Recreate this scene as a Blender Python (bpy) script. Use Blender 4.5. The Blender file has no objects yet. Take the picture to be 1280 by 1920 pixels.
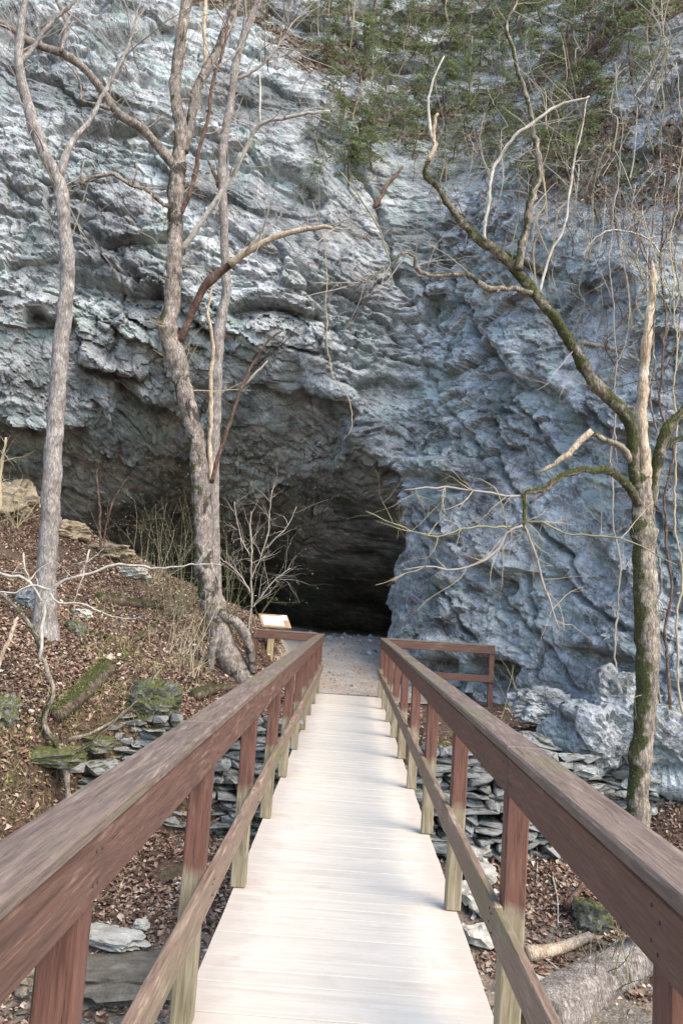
import bpy, bmesh, math, random
import numpy as np
from mathutils import Vector, Matrix

# ------------------------------------------------------------------ camera, sky, sun, exposure
SC = bpy.context.scene
COL = SC.collection
F = 1550.0                      # focal length in pixels of the 1280x1920 photograph
ROLL = 0.067
CAM = Vector((-0.068, 0.0, 1.70))
_ux, _uy = 657 - 640, -(1148 - 960)
_cx = _ux * math.cos(ROLL) - _uy * math.sin(ROLL)
_cy = _ux * math.sin(ROLL) + _uy * math.cos(ROLL)
PITCH = math.atan(-_cy / F)
YAW = math.atan(_cx / F * math.cos(PITCH))
RCAM = Matrix.Rotation(YAW, 3, 'Z') @ Matrix.Rotation(math.pi / 2 + PITCH, 3, 'X') @ Matrix.Rotation(ROLL, 3, 'Z')
cd = bpy.data.cameras.new('camera')
cam = bpy.data.objects.new('camera', cd)
COL.objects.link(cam)
cam.matrix_world = Matrix.Translation(CAM) @ RCAM.to_4x4()
cd.sensor_fit = 'VERTICAL'
cd.sensor_height = 36.0
cd.lens = F / 1920 * 36.0
cd.clip_start = 0.05
cd.clip_end = 1000
SC.camera = cam

SUN_EL = math.radians(48)
SUN_AZ = math.radians(-42)       # measured from +X towards +Y: from the right, a little behind the camera
sun_dir = Vector((math.cos(SUN_EL) * math.cos(SUN_AZ), math.cos(SUN_EL) * math.sin(SUN_AZ), math.sin(SUN_EL)))
world = bpy.data.worlds.new('World')
SC.world = world
world.use_nodes = True
wn = world.node_tree
sky = wn.nodes.new('ShaderNodeTexSky')
sky.sky_type = 'NISHITA'
sky.sun_disc = False
sky.sun_elevation = SUN_EL
sky.sun_rotation = math.pi / 2 - SUN_AZ
sky.air_density = 1.3
sky.dust_density = 0.6
sky.ozone_density = 1.5
wn.links.new(sky.outputs[0], wn.nodes['Background'].inputs[0])
wn.nodes['Background'].inputs[1].default_value = 0.125
sl = bpy.data.lights.new('sun', 'SUN')
sl.energy = 1.5
sl.angle = math.radians(40)
sl.color = (1.0, 0.88, 0.70)
so = bpy.data.objects.new('sun', sl)
COL.objects.link(so)
so.rotation_euler = sun_dir.to_track_quat('Z', 'Y').to_euler()
so.location = (20, -8, 30)
SC.view_settings.view_transform = 'Standard'
SC.view_settings.look = 'None'
SC.view_settings.exposure = 2.03
SC.view_settings.gamma = 1.0
SC.render.engine = 'CYCLES'
SC.render.resolution_x = 682
SC.render.resolution_y = 1024
try:
    SC.cycles.max_bounces = 4
    SC.cycles.diffuse_bounces = 2
    SC.cycles.glossy_bounces = 2
    SC.cycles.use_denoising = True
except Exception:
    pass

R = random.Random(7)
NR = np.random.RandomState(7)


def ray(px, py):
    v = RCAM @ Vector(((px - 640) / F, -(py - 960) / F, -1.0))
    return v


def W(px, py, D):
    """world point on the plane y = D that the pixel looks at"""
    v = ray(px, py)
    return CAM + v * ((D - CAM.y) / v.y)


# ------------------------------------------------------------------ noise (numpy)
def _hash(ix, iy, iz, seed):
    ix = ix.astype(np.int32).view(np.uint32); iy = iy.astype(np.int32).view(np.uint32); iz = iz.astype(np.int32).view(np.uint32)
    h = ix * np.uint32(374761393) + iy * np.uint32(668265263) + iz * np.uint32(2147483587) + np.uint32((seed * 974634777) & 0xFFFFFFFF)
    h = (h ^ (h >> np.uint32(13))) * np.uint32(1274126177)
    h = (h ^ (h >> np.uint32(16))) * np.uint32(2246822519)
    h = h ^ (h >> np.uint32(15))
    return (h & np.uint32(0xFFFFFF)).astype(np.float32) * np.float32(1 / 16777215.0)


def vnoise(x, y, z, seed=0):
    x = np.asarray(x, np.float32); y = np.asarray(y, np.float32); z = np.asarray(z, np.float32)
    ix, iy, iz = np.floor(x), np.floor(y), np.floor(z)
    fx, fy, fz = x - ix, y - iy, z - iz
    ix, iy, iz = ix.astype(np.int32), iy.astype(np.int32), iz.astype(np.int32)
    fx = fx * fx * (3 - 2 * fx); fy = fy * fy * (3 - 2 * fy); fz = fz * fz * (3 - 2 * fz)
    H = lambda a, b, c: _hash(ix + np.int32(a), iy + np.int32(b), iz + np.int32(c), seed)
    def row(b, c):
        p = H(0, b, c)
        return p + fx * (H(1, b, c) - p)
    def pl(c):
        p = row(0, c)
        return p + fy * (row(1, c) - p)
    p = pl(0)
    return (p + fz * (pl(1) - p)) * 2 - 1


def fbm(x, y, z, octv=4, seed=0, gain=0.5, ridged=False):
    x = np.asarray(x, np.float32); y = np.asarray(y, np.float32); z = np.asarray(z, np.float32)
    s, a, t = 0, 1.0, 0
    for o in range(octv):
        n = vnoise(x, y, z, seed + o * 17)
        if ridged:
            n = 1 - 2 * np.abs(n)
        s = s + np.float32(a) * n; t += a; a *= gain
        x, y, z = (0.8 * x + 0.6 * y) * 2.03, (-0.6 * x * 0.86 + 0.8 * y * 0.86 + 0.5 * z) * 2.03, (0.3 * x - 0.4 * y + 0.866 * z) * 2.03
    return s / np.float32(t)


def worley(x, y, z, seed=0):
    """F1, F2, id and a random tilted plane per cell (in cell units)"""
    x = np.asarray(x, np.float32); y = np.asarray(y, np.float32); z = np.asarray(z, np.float32)
    ix, iy, iz = np.floor(x).astype(np.int32), np.floor(y).astype(np.int32), np.floor(z).astype(np.int32)
    f1 = np.full(x.shape, 9.0, np.float32); f2 = f1.copy(); idv = np.zeros_like(f1)
    tx = np.zeros_like(f1); ty = np.zeros_like(f1); tz = np.zeros_like(f1)
    for a in (-1, 0, 1):
        for b in (-1, 0, 1):
            for c in (-1, 0, 1):
                jx, jy, jz = ix + np.int32(a), iy + np.int32(b), iz + np.int32(c)
                h = _hash(jx, jy, jz, seed)
                g = h * 977.0; g = g - np.floor(g); e = h * 31337.0; e = e - np.floor(e)
                qx = jx + h - x; qy = jy + g - y; qz = jz + e - z
                d = qx * qx + qy * qy + qz * qz
                m = d < f1
                f2 = np.where(m, f1, np.minimum(f2, d))
                f1 = np.where(m, d, f1); idv = np.where(m, h, idv)
                tx = np.where(m, qx, tx); ty = np.where(m, qy, ty); tz = np.where(m, qz, tz)
    return np.sqrt(f1), np.sqrt(f2), idv, tx, ty, tz


def facet(w, size):
    f1, f2, i, qx, qy, qz = w
    r = lambda k: (i * k - np.floor(i * k)) - 0.5
    return size * (1.0 * r(113.0) * 0.5 + r(417.0) * qx + (r(791.0) + 0.25) * qy + r(291.0) * qz)


def sstep(a, b, x):
    t = np.clip((x - a) / (b - a), 0, 1)
    return t * t * (3 - 2 * t)


# ------------------------------------------------------------------ materials
MATS = {}


class NT:
    def __init__(s, name):
        m = bpy.data.materials.new(name)
        m.use_nodes = True
        s.m, s.t = m, m.node_tree
        s.b = s.t.nodes['Principled BSDF']
        s.tc = s.t.nodes.new('ShaderNodeTexCoord')
        MATS[name] = m

    def n(s, typ, **kw):
        k = s.t.nodes.new(typ)
        for a, v in kw.items():
            setattr(k, a, v)
        return k

    def lk(s, a, b):
        s.t.links.new(a, b)

    def setin(s, sock, v):
        if hasattr(v, 'is_output') or isinstance(v, bpy.types.NodeSocket):
            s.lk(v, sock)
        else:
            sock.default_value = v

    def map(s, scale=(1, 1, 1), rot=(0, 0, 0), src='Object', add=None):
        k = s.n('ShaderNodeMapping')
        s.lk(s.tc.outputs[src] if isinstance(src, str) else src, k.inputs['Vector'])
        k.inputs['Scale'].default_value = scale
        k.inputs['Rotation'].default_value = rot
        if add is not None:
            s.lk(add, k.inputs['Location'])
        return k.outputs[0]

    def noise(s, vec, scale, detail=5, rough=0.55, dist=0.0):
        k = s.n('ShaderNodeTexNoise')
        s.lk(vec, k.inputs['Vector'])
        k.inputs['Scale'].default_value = scale
        k.inputs['Detail'].default_value = detail
        k.inputs['Roughness'].default_value = rough
        k.inputs['Distortion'].default_value = dist
        return k.outputs['Fac']

    def vor(s, vec, scale, feat='F1', out='Distance'):
        k = s.n('ShaderNodeTexVoronoi', feature=feat)
        s.lk(vec, k.inputs['Vector'])
        k.inputs['Scale'].default_value = scale
        return k.outputs[out]

    def ramp(s, fac, stops):
        k = s.n('ShaderNodeValToRGB')
        e = k.color_ramp.elements
        while len(e) < len(stops):
            e.new(0.5)
        for i, (p, c) in enumerate(stops):
            e[i].position = p
            e[i].color = (c, c, c, 1) if isinstance(c, (int, float)) else (*c, 1)
        s.lk(fac, k.inputs[0])
        return k.outputs[0]

    def mix(s, f, a, b, mode='MIX'):
        k = s.n('ShaderNodeMix', data_type='RGBA', blend_type=mode)
        s.setin(k.inputs[0], f)
        for i, v in ((6, a), (7, b)):
            if isinstance(v, tuple):
                k.inputs[i].default_value = (*v, 1)
            else:
                s.lk(v, k.inputs[i])
        return k.outputs[2]

    def math(s, op, a, b=0.5, clamp=False):
        k = s.n('ShaderNodeMath', operation=op, use_clamp=clamp)
        s.setin(k.inputs[0], a); s.setin(k.inputs[1], b)
        return k.outputs[0]

    def attr(s, name):
        k = s.n('ShaderNodeAttribute', attribute_name=name)
        return k.outputs['Fac']

    def rnd(s):
        return s.n('ShaderNodeObjectInfo').outputs['Random']

    def island(s):
        return s.n('ShaderNodeNewGeometry').outputs['Random Per Island']

    def normal_z(s):
        g = s.n('ShaderNodeNewGeometry')
        x = s.n('ShaderNodeSeparateXYZ')
        s.lk(g.outputs['Normal'], x.inputs[0])
        return x.outputs['Z']

    def sep(s, src='Object'):
        x = s.n('ShaderNodeSeparateXYZ')
        s.lk(s.tc.outputs[src], x.inputs[0])
        return x.outputs

    def bump(s, h, strength=0.5, dist=0.02, prev=None):
        k = s.n('ShaderNodeBump')
        s.lk(h, k.inputs['Height'])
        k.inputs['Strength'].default_value = strength
        k.inputs['Distance'].default_value = dist
        if prev is not None:
            s.lk(prev, k.inputs['Normal'])
        return k.outputs[0]

    def done(s, color=None, rough=0.8, normal=None, spec=0.3):
        if color is not None:
            if isinstance(color, tuple):
                s.b.inputs['Base Color'].default_value = (*color, 1)
            else:
                s.lk(color, s.b.inputs['Base Color'])
        s.setin(s.b.inputs['Roughness'], rough)
        s.b.inputs['Specular IOR Level'].default_value = spec
        if normal is not None:
            s.lk(normal, s.b.inputs['Normal'])
        return s.m


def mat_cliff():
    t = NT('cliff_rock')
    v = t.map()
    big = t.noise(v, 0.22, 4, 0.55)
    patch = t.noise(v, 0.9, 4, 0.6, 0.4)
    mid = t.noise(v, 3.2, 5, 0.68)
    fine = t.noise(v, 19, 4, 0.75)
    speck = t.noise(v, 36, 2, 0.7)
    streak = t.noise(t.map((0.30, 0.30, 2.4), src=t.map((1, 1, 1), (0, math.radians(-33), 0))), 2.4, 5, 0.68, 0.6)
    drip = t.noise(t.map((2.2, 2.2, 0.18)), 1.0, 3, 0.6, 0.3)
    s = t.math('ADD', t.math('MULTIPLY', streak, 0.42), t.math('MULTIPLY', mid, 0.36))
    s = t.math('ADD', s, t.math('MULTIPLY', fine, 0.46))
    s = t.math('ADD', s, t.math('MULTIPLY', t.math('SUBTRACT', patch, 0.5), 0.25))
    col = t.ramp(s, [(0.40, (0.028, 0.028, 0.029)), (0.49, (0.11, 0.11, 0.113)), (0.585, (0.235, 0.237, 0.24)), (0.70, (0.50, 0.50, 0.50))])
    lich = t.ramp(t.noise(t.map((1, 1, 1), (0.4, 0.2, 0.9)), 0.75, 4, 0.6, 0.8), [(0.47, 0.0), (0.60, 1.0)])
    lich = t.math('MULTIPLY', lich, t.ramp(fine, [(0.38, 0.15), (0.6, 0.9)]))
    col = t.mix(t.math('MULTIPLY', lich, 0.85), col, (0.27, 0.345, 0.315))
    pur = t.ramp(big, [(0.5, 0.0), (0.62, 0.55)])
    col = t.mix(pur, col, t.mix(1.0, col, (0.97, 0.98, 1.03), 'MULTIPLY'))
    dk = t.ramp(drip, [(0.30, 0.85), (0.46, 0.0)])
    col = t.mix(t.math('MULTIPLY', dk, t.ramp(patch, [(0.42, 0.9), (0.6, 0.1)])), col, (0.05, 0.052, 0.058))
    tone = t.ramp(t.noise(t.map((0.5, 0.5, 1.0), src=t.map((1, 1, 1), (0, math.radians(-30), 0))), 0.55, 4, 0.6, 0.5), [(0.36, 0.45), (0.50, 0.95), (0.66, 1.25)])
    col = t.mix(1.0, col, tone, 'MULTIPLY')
    # small white highlights painted into the rock colour as scattered specks
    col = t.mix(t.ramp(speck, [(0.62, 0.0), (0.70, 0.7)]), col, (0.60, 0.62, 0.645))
    col = t.mix(t.math('MULTIPLY', t.attr('cave'), 0.85), col, t.mix(1.0, col, (0.62, 0.52, 0.42), 'MULTIPLY'))  # dry brown cave rock, plus painted shade: darker the deeper the recess
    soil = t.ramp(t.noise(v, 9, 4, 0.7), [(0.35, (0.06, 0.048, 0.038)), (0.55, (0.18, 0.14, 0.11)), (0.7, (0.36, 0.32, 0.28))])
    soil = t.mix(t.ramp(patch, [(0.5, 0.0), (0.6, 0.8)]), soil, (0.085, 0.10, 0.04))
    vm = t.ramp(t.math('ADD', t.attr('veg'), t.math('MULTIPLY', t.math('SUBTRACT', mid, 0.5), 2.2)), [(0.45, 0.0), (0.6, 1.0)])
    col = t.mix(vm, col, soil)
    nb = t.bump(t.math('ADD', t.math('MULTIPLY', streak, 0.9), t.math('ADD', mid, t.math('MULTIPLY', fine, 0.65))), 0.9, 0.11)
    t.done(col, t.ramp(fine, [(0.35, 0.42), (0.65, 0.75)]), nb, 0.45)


def mat_stone(name, dark, lite, moss=0.0, warm=(0.4, 0.3, 0.2)):
    t = NT(name)
    oi = t.n('ShaderNodeObjectInfo')
    v = t.map((1, 1, 1), add=oi.outputs['Location'])
    a = t.noise(v, 5, 8, 0.65, 0.4)
    b = t.noise(v, 38, 5, 0.7)
    st = t.noise(t.map((1, 1, 9), add=oi.outputs['Location']), 3.0, 5, 0.6)
    s = t.math('ADD', t.math('MULTIPLY', a, 0.45), t.math('ADD', t.math('MULTIPLY', b, 0.3), t.math('MULTIPLY', st, 0.3)))
    col = t.ramp(s, [(0.40, dark), (0.53, tuple((x + y) / 2 for x, y in zip(dark, lite))), (0.66, lite)])
    col = t.mix(t.math('MULTIPLY', t.rnd(), 0.35), col, warm)
    if moss > 0:
        nz = t.normal_z()
        mm = t.math('ADD', t.math('MULTIPLY', nz, 0.45), t.noise(v, 4, 6, 0.65))
        mm = t.ramp(mm, [(0.95 - moss * 0.5, 0.0), (1.03 - moss * 0.5, 1.0)])
        mcol = t.ramp(t.noise(v, 30, 4, 0.7), [(0.35, (0.03, 0.032, 0.010)), (0.6, (0.10, 0.10, 0.026)), (0.75, (0.17, 0.165, 0.045))])
        col = t.mix(mm, col, mcol)
    nb = t.bump(t.math('ADD', a, t.math('MULTIPLY', b, 0.3)), 0.7, 0.05)
    t.done(col, 0.8, nb, 0.3)


def mat_ground():
    t = NT('forest_floor')
    v = t.map()
    a = t.noise(v, 1.3, 6, 0.6)
    b = t.noise(v, 16, 6, 0.7)
    c = t.vor(v, 22)
    col = t.ramp(b, [(0.3, (0.028, 0.018, 0.013)), (0.5, (0.085, 0.052, 0.036)), (0.68, (0.19, 0.13, 0.095))])
    col = t.mix(t.ramp(a, [(0.56, 0.0), (0.68, 0.6)]), col, (0.075, 0.085, 0.025))
    gr = t.ramp(t.noise(v, 30, 5, 0.75), [(0.3, (0.07, 0.055, 0.042)), (0.55, (0.19, 0.155, 0.12)), (0.72, (0.36, 0.32, 0.27))])
    gr = t.mix(t.ramp(a, [(0.45, 0.0), (0.62, 0.7)]), gr, (0.30, 0.22, 0.155))
    k = t.ramp(t.math('ADD', t.attr('bed'), t.math('MULTIPLY', t.math('SUBTRACT', b, 0.5), 0.8)), [(0.42, 0.0), (0.6, 1.0)])
    col = t.mix(k, col, gr)
    nb = t.bump(b, 0.8, 0.05)
    nb = t.bump(c, 0.4, 0.03, nb)
    t.done(col, 0.9, nb, 0.2)


def mat_path():
    t = NT('sandy_gravel')
    v = t.map()
    a = t.noise(v, 1.1, 5, 0.6)
    b = t.noise(v, 40, 5, 0.75)
    col = t.ramp(b, [(0.3, (0.24, 0.215, 0.19)), (0.55, (0.42, 0.385, 0.34)), (0.75, (0.62, 0.58, 0.52))])
    col = t.mix(t.ramp(a, [(0.40, 0.1), (0.58, 0.85)]), col, (0.36, 0.26, 0.18))
    nb = t.bump(t.vor(v, 55), 0.5, 0.012)
    nb = t.bump(t.noise(v, 7, 5, 0.6), 0.5, 0.04, nb)
    t.done(col, 0.9, nb, 0.2)


def mat_wood(name, dark, mid, worn, wear=0.5, alg=0.0, lowtan=False, bump=0.35, vert=False):
    t = NT(name)
    oi = t.n('ShaderNodeObjectInfo')
    rv = t.n('ShaderNodeCombineXYZ')
    for i in range(3):
        t.lk(t.math('MULTIPLY', oi.outputs['Random'], 17.0 + i * 5), rv.inputs[i])
    ax = (20, 1.5, 20) if not (lowtan or vert) else (20, 20, 1.5)
    g = t.noise(t.map(ax, add=rv.outputs[0]), 2.2, 7, 0.6, 0.8)
    g2 = t.noise(t.map(tuple(a * 3.2 for a in ax), add=rv.outputs[0]), 2.0, 4, 0.6, 0.2)
    pt = t.noise(t.map((1, 1, 1), add=rv.outputs[0]), 2.6, 6, 0.65, 0.4)
    col = t.ramp(t.math('ADD', t.math('MULTIPLY', g, 0.6), t.math('MULTIPLY', g2, 0.4)), [(0.36, dark), (0.5, mid), (0.66, tuple(min(1, c * 1.45) for c in mid))])
    wm = t.math('ADD', t.math('MULTIPLY', g, 0.55), t.math('ADD', t.math('MULTIPLY', pt, 0.5), t.math('MULTIPLY', g2, 0.25)))
    wm = t.ramp(wm, [(0.80 - 0.2 * wear, 0.0), (0.92 - 0.2 * wear, 0.85)])
    col = t.mix(wm, col, worn)
    col = t.mix(t.math('MULTIPLY', t.math('SUBTRACT', oi.outputs['Random'], 0.5), 0.5), col, t.mix(1.0, col, (1.35, 1.25, 1.2), 'MULTIPLY'))
    if alg > 0:
        am = t.ramp(t.noise(t.map((1, 0.3, 1), add=rv.outputs[0]), 3.2, 5, 0.6), [(0.58 - alg * 0.2, 0.0), (0.70 - alg * 0.15, 0.6)])
        col = t.mix(am, col, (0.13, 0.125, 0.055))
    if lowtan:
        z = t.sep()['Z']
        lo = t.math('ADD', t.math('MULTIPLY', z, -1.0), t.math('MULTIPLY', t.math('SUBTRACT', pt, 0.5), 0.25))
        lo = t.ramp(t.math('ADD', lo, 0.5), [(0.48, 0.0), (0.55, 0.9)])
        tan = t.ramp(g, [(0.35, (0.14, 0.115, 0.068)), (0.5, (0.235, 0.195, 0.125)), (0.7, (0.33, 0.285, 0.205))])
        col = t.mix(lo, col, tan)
    crack = t.ramp(t.noise(t.map(tuple(a * 1.6 for a in ax), add=rv.outputs[0]), 1.7, 3, 0.5), [(0.26, 0.0), (0.33, 1.0)])
    col = t.mix(t.math('MULTIPLY', t.math('SUBTRACT', 1.0, crack), 0.7), col, tuple(c * 0.35 for c in dark))
    nb = t.bump(t.math('ADD', g2, t.math('MULTIPLY', crack, 0.8)), bump, 0.006)
    nb = t.bump(g, bump * 0.8, 0.01, nb)
    t.done(col, t.ramp(g, [(0.3, 0.5), (0.7, 0.8)]), nb, 0.35)


def mat_deck():
    t = NT('deck_board')
    oi = t.n('ShaderNodeObjectInfo')
    rv = t.n('ShaderNodeCombineXYZ')
    for i in range(3):
        t.lk(t.math('MULTIPLY', oi.outputs['Random'], 23.0 + i * 7), rv.inputs[i])
    g = t.noise(t.map((0.8, 16, 16), add=rv.outputs[0]), 2.0, 6, 0.6, 0.4)
    d = t.noise(t.map((1, 1, 1), src='Object', add=rv.outputs[0]), 5.0, 6, 0.65)
    col = t.ramp(g, [(0.25, (0.46, 0.40, 0.325)), (0.5, (0.54, 0.475, 0.395)), (0.75, (0.60, 0.535, 0.455))])
    col = t.mix(t.ramp(d, [(0.52, 0.0), (0.75, 0.5)]), col, (0.43, 0.35, 0.285))
    x = t.math('ABSOLUTE', t.sep()['X'], 0)
    ed = t.math('ADD', x, t.math('MULTIPLY', t.math('SUBTRACT', d, 0.5), 0.30))
    ed = t.ramp(ed, [(0.42, 0.0), (0.60, 0.6)])
    col = t.mix(ed, col, (0.36, 0.285, 0.235))
    col = t.mix(t.math('MULTIPLY', t.math('SUBTRACT', oi.outputs['Random'], 0.4), 0.30, True), col, (0.40, 0.35, 0.30))
    nb = t.bump(g, 0.35, 0.006)
    nb = t.bump(d, 0.25, 0.01, nb)
    t.done(col, 0.8, nb, 0.25)


def mat_bark(name, dark, mid, lite, moss=0.0, patch=0.0, vs=7.0):
    t = NT(name)
    v = t.map((vs, vs, 2.2))
    a = t.noise(v, 3.0, 5, 0.68, 0.9)
    iso = t.noise(t.map(), 6.0, 6, 0.7)
    b = t.vor(t.map((vs * 1.2, vs * 1.2, 2.4)), 3.0, 'DISTANCE_TO_EDGE')
    col = t.ramp(t.math('ADD', t.math('MULTIPLY', a, 0.5), t.math('MULTIPLY', iso, 0.5)), [(0.38, dark), (0.5, mid), (0.62, lite)])
    col = t.mix(t.ramp(b, [(0.0, 0.6), (0.12, 0.0)]), col, dark)
    if patch > 0:
        pm = t.ramp(t.noise(t.map((1, 1, 0.8)), 2.6, 5, 0.65, 0.6), [(0.62 - 0.12 * patch, 0.0), (0.67 - 0.12 * patch, 0.9)])
        col = t.mix(pm, col, (0.028, 0.024, 0.018))
    if moss > 0:
        nz = t.normal_z()
        gx = t.n('ShaderNodeNewGeometry'); sx = t.n('ShaderNodeSeparateXYZ')
        t.lk(gx.outputs['Normal'], sx.inputs[0])
        f = t.math('ADD', t.math('MULTIPLY', nz, 0.22), t.math('MULTIPLY', sx.outputs['X'], -0.16))
        mm = t.ramp(t.math('ADD', f, t.noise(t.map(), 3.4, 6, 0.65, 0.3)), [(0.62 - moss * 0.25, 0.0), (0.70 - moss * 0.25, 0.95)])
        mcol = t.ramp(t.noise(t.map(), 45, 4, 0.7), [(0.35, (0.018, 0.020, 0.007)), (0.58, (0.058, 0.06, 0.017)), (0.75, (0.12, 0.118, 0.035))])
        col = t.mix(mm, col, mcol)
    nb = t.bump(t.math('ADD', a, t.math('MULTIPLY', b, 0.6)), 0.9, 0.03)
    t.done(col, 0.85, nb, 0.2)


def mat_leaf(name, stops, rough=0.75, trans=0.0):
    t = NT(name)
    col = t.ramp(t.island(), stops)
    t.done(col, rough, None, 0.25)
    if trans > 0:                       # thin leaves let light through
        tb = t.n('ShaderNodeBsdfTranslucent'); mx = t.n('ShaderNodeMixShader')
        t.lk(col, tb.inputs['Color']); mx.inputs[0].default_value = trans
        t.lk(t.b.outputs[0], mx.inputs[1]); t.lk(tb.outputs[0], mx.inputs[2])
        t.lk(mx.outputs[0], t.t.nodes['Material Output'].inputs['Surface'])


def mat_plain(name, col, rough=0.7, var=0.2, scale=12):
    t = NT(name)
    a = t.noise(t.map(), scale, 6, 0.65)
    c = t.ramp(a, [(0.3, tuple(x * (1 - var) for x in col)), (0.7, tuple(min(1, x * (1 + var)) for x in col))])
    t.done(c, rough, t.bump(a, 0.2, 0.01), 0.3)


def mat_water():
    t = NT('creek_water')
    t.b.inputs['IOR'].default_value = 1.33
    t.done((0.06, 0.047, 0.028), 0.12, t.bump(t.noise(t.map(), 9, 3, 0.5), 0.2, 0.02), 0.25)


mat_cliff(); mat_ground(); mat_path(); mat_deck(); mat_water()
mat_wood('stained_rail', (0.062, 0.029, 0.020), (0.115, 0.056, 0.038), (0.24, 0.16, 0.12), 0.42)
mat_wood('weathered_cap', (0.085, 0.058, 0.044), (0.14, 0.098, 0.076), (0.27, 0.21, 0.17), 0.45, alg=0.4, bump=0.5)
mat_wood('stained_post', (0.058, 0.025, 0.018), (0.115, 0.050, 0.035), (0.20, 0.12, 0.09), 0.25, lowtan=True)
mat_wood('red_post', (0.058, 0.025, 0.018), (0.125, 0.055, 0.04), (0.20, 0.12, 0.09), 0.25, vert=True)
mat_wood('weathered_mid_rail', (0.10, 0.066, 0.046), (0.19, 0.125, 0.09), (0.36, 0.29, 0.21), 0.55, alg=0.35)
mat_wood('new_timber', (0.25, 0.19, 0.10), (0.38, 0.30, 0.17), (0.45, 0.38, 0.26), 0.4, vert=True)
mat_wood('board_varnish', (0.16, 0.09, 0.05), (0.30, 0.185, 0.11), (0.42, 0.28, 0.18), 0.2)
mat_wood('stringer_wood', (0.05, 0.035, 0.025), (0.10, 0.07, 0.05), (0.16, 0.12, 0.09), 0.4)
mat_stone('ledge_stone', (0.065, 0.064, 0.061), (0.46, 0.455, 0.44), 0.05, (0.24, 0.215, 0.18))
mat_stone('pale_stone', (0.22, 0.20, 0.17), (0.62, 0.58, 0.50), 0.0, (0.40, 0.35, 0.27))
mat_stone('tan_stone', (0.12, 0.09, 0.06), (0.42, 0.34, 0.24), 0.12, (0.38, 0.28, 0.17))
mat_stone('mossy_stone', (0.05, 0.05, 0.045), (0.28, 0.27, 0.24), 0.8, (0.2, 0.18, 0.14))
mat_stone('grey_boulder', (0.03, 0.032, 0.035), (0.30, 0.31, 0.32), 0.0, (0.2, 0.2, 0.2))
mat_stone('brown_slab', (0.05, 0.042, 0.03), (0.24, 0.20, 0.15), 0.0, (0.12, 0.10, 0.07))
mat_bark('pale_bark', (0.10, 0.082, 0.072), (0.245, 0.21, 0.188), (0.42, 0.375, 0.34), 0.0, 0.0)
mat_bark('brown_bark', (0.07, 0.052, 0.042), (0.235, 0.19, 0.16), (0.44, 0.375, 0.325), 0.10, 0.55)
mat_bark('grey_limb', (0.08, 0.06, 0.05), (0.20, 0.16, 0.13), (0.40, 0.35, 0.30), 0.0, 0.0)
mat_bark('mossy_bark', (0.055, 0.045, 0.035), (0.18, 0.145, 0.11), (0.34, 0.29, 0.23), 0.85, 0.2)
mat_bark('half_mossy_bark', (0.075, 0.06, 0.05), (0.25, 0.20, 0.155), (0.46, 0.38, 0.30), 0.42, 0.15)
mat_bark('dead_wood', (0.24, 0.16, 0.10), (0.46, 0.35, 0.25), (0.66, 0.55, 0.43), 0.0, 0.0, 9)
mat_bark('red_bark', (0.05, 0.028, 0.02), (0.13, 0.075, 0.055), (0.26, 0.17, 0.13), 0.0, 0.0)
mat_bark('rotten_log', (0.04, 0.028, 0.02), (0.13, 0.09, 0.065), (0.27, 0.21, 0.16), 0.55, 0.4)
mat_bark('ridged_bark', (0.07, 0.055, 0.045), (0.25, 0.21, 0.18), (0.46, 0.40, 0.355), 0.0, 0.0, 9)
mat_plain('twig_tan', (0.34, 0.27, 0.17), 0.7)
mat_plain('twig_green', (0.20, 0.185, 0.105), 0.7)
mat_plain('twig_grey', (0.27, 0.225, 0.19), 0.7)
mat_plain('twig_pale', (0.36, 0.315, 0.265), 0.7, 0.45)
mat_plain('sign_print', (0.25, 0.27, 0.25), 0.5)
mat_plain('sign_sheet', (0.70, 0.72, 0.66), 0.35, 0.03, 3)
mat_plain('sign_notice', (0.55, 0.58, 0.66), 0.4, 0.08, 60)
mat_plain('nail_steel', (0.04, 0.03, 0.028), 0.5)
mat_leaf('leaf_litter', [(0.0, (0.075, 0.042, 0.029)), (0.35, (0.18, 0.105, 0.072)), (0.7, (0.28, 0.18, 0.127)), (0.92, (0.39, 0.285, 0.21)), (1.0, (0.54, 0.45, 0.36))])
mat_leaf('bud_leaf', [(0.0, (0.13, 0.14, 0.05)), (0.6, (0.22, 0.23, 0.09)), (1.0, (0.38, 0.38, 0.20))])
mat_leaf('evergreen_leaf', [(0.0, (0.07, 0.095, 0.04)), (0.4, (0.14, 0.175, 0.075)), (0.8, (0.22, 0.25, 0.12)), (1.0, (0.33, 0.35, 0.20))], trans=0.45)
mat_leaf('moss_tuft', [(0.0, (0.03, 0.033, 0.01)), (0.5, (0.085, 0.085, 0.022)), (1.0, (0.20, 0.19, 0.055))])
mat_leaf('gravel_stone', [(0.0, (0.12, 0.10, 0.085)), (0.5, (0.25, 0.22, 0.19)), (1.0, (0.48, 0.45, 0.40))])
mat_leaf('grass_blade', [(0.0, (0.2, 0.16, 0.08)), (0.6, (0.30, 0.25, 0.14)), (1.0, (0.16, 0.22, 0.06))])


# ------------------------------------------------------------------ object helpers
def tag(o, label=None, cat=None, group=None, kind=None):
    if label: o['label'] = label
    if cat: o['category'] = cat
    if group: o['group'] = group
    if kind: o['kind'] = kind
    return o


def link(name, me, mat=None, parent=None, loc=None, rot=None):
    o = bpy.data.objects.new(name, me)
    COL.objects.link(o)
    if mat and me is not None and not me.materials:
        me.materials.append(MATS[mat])
    if parent is not None:
        o.parent = parent
    if loc is not None:
        o.location = loc
    if rot is not None:
        o.rotation_euler = rot
    return o


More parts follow.
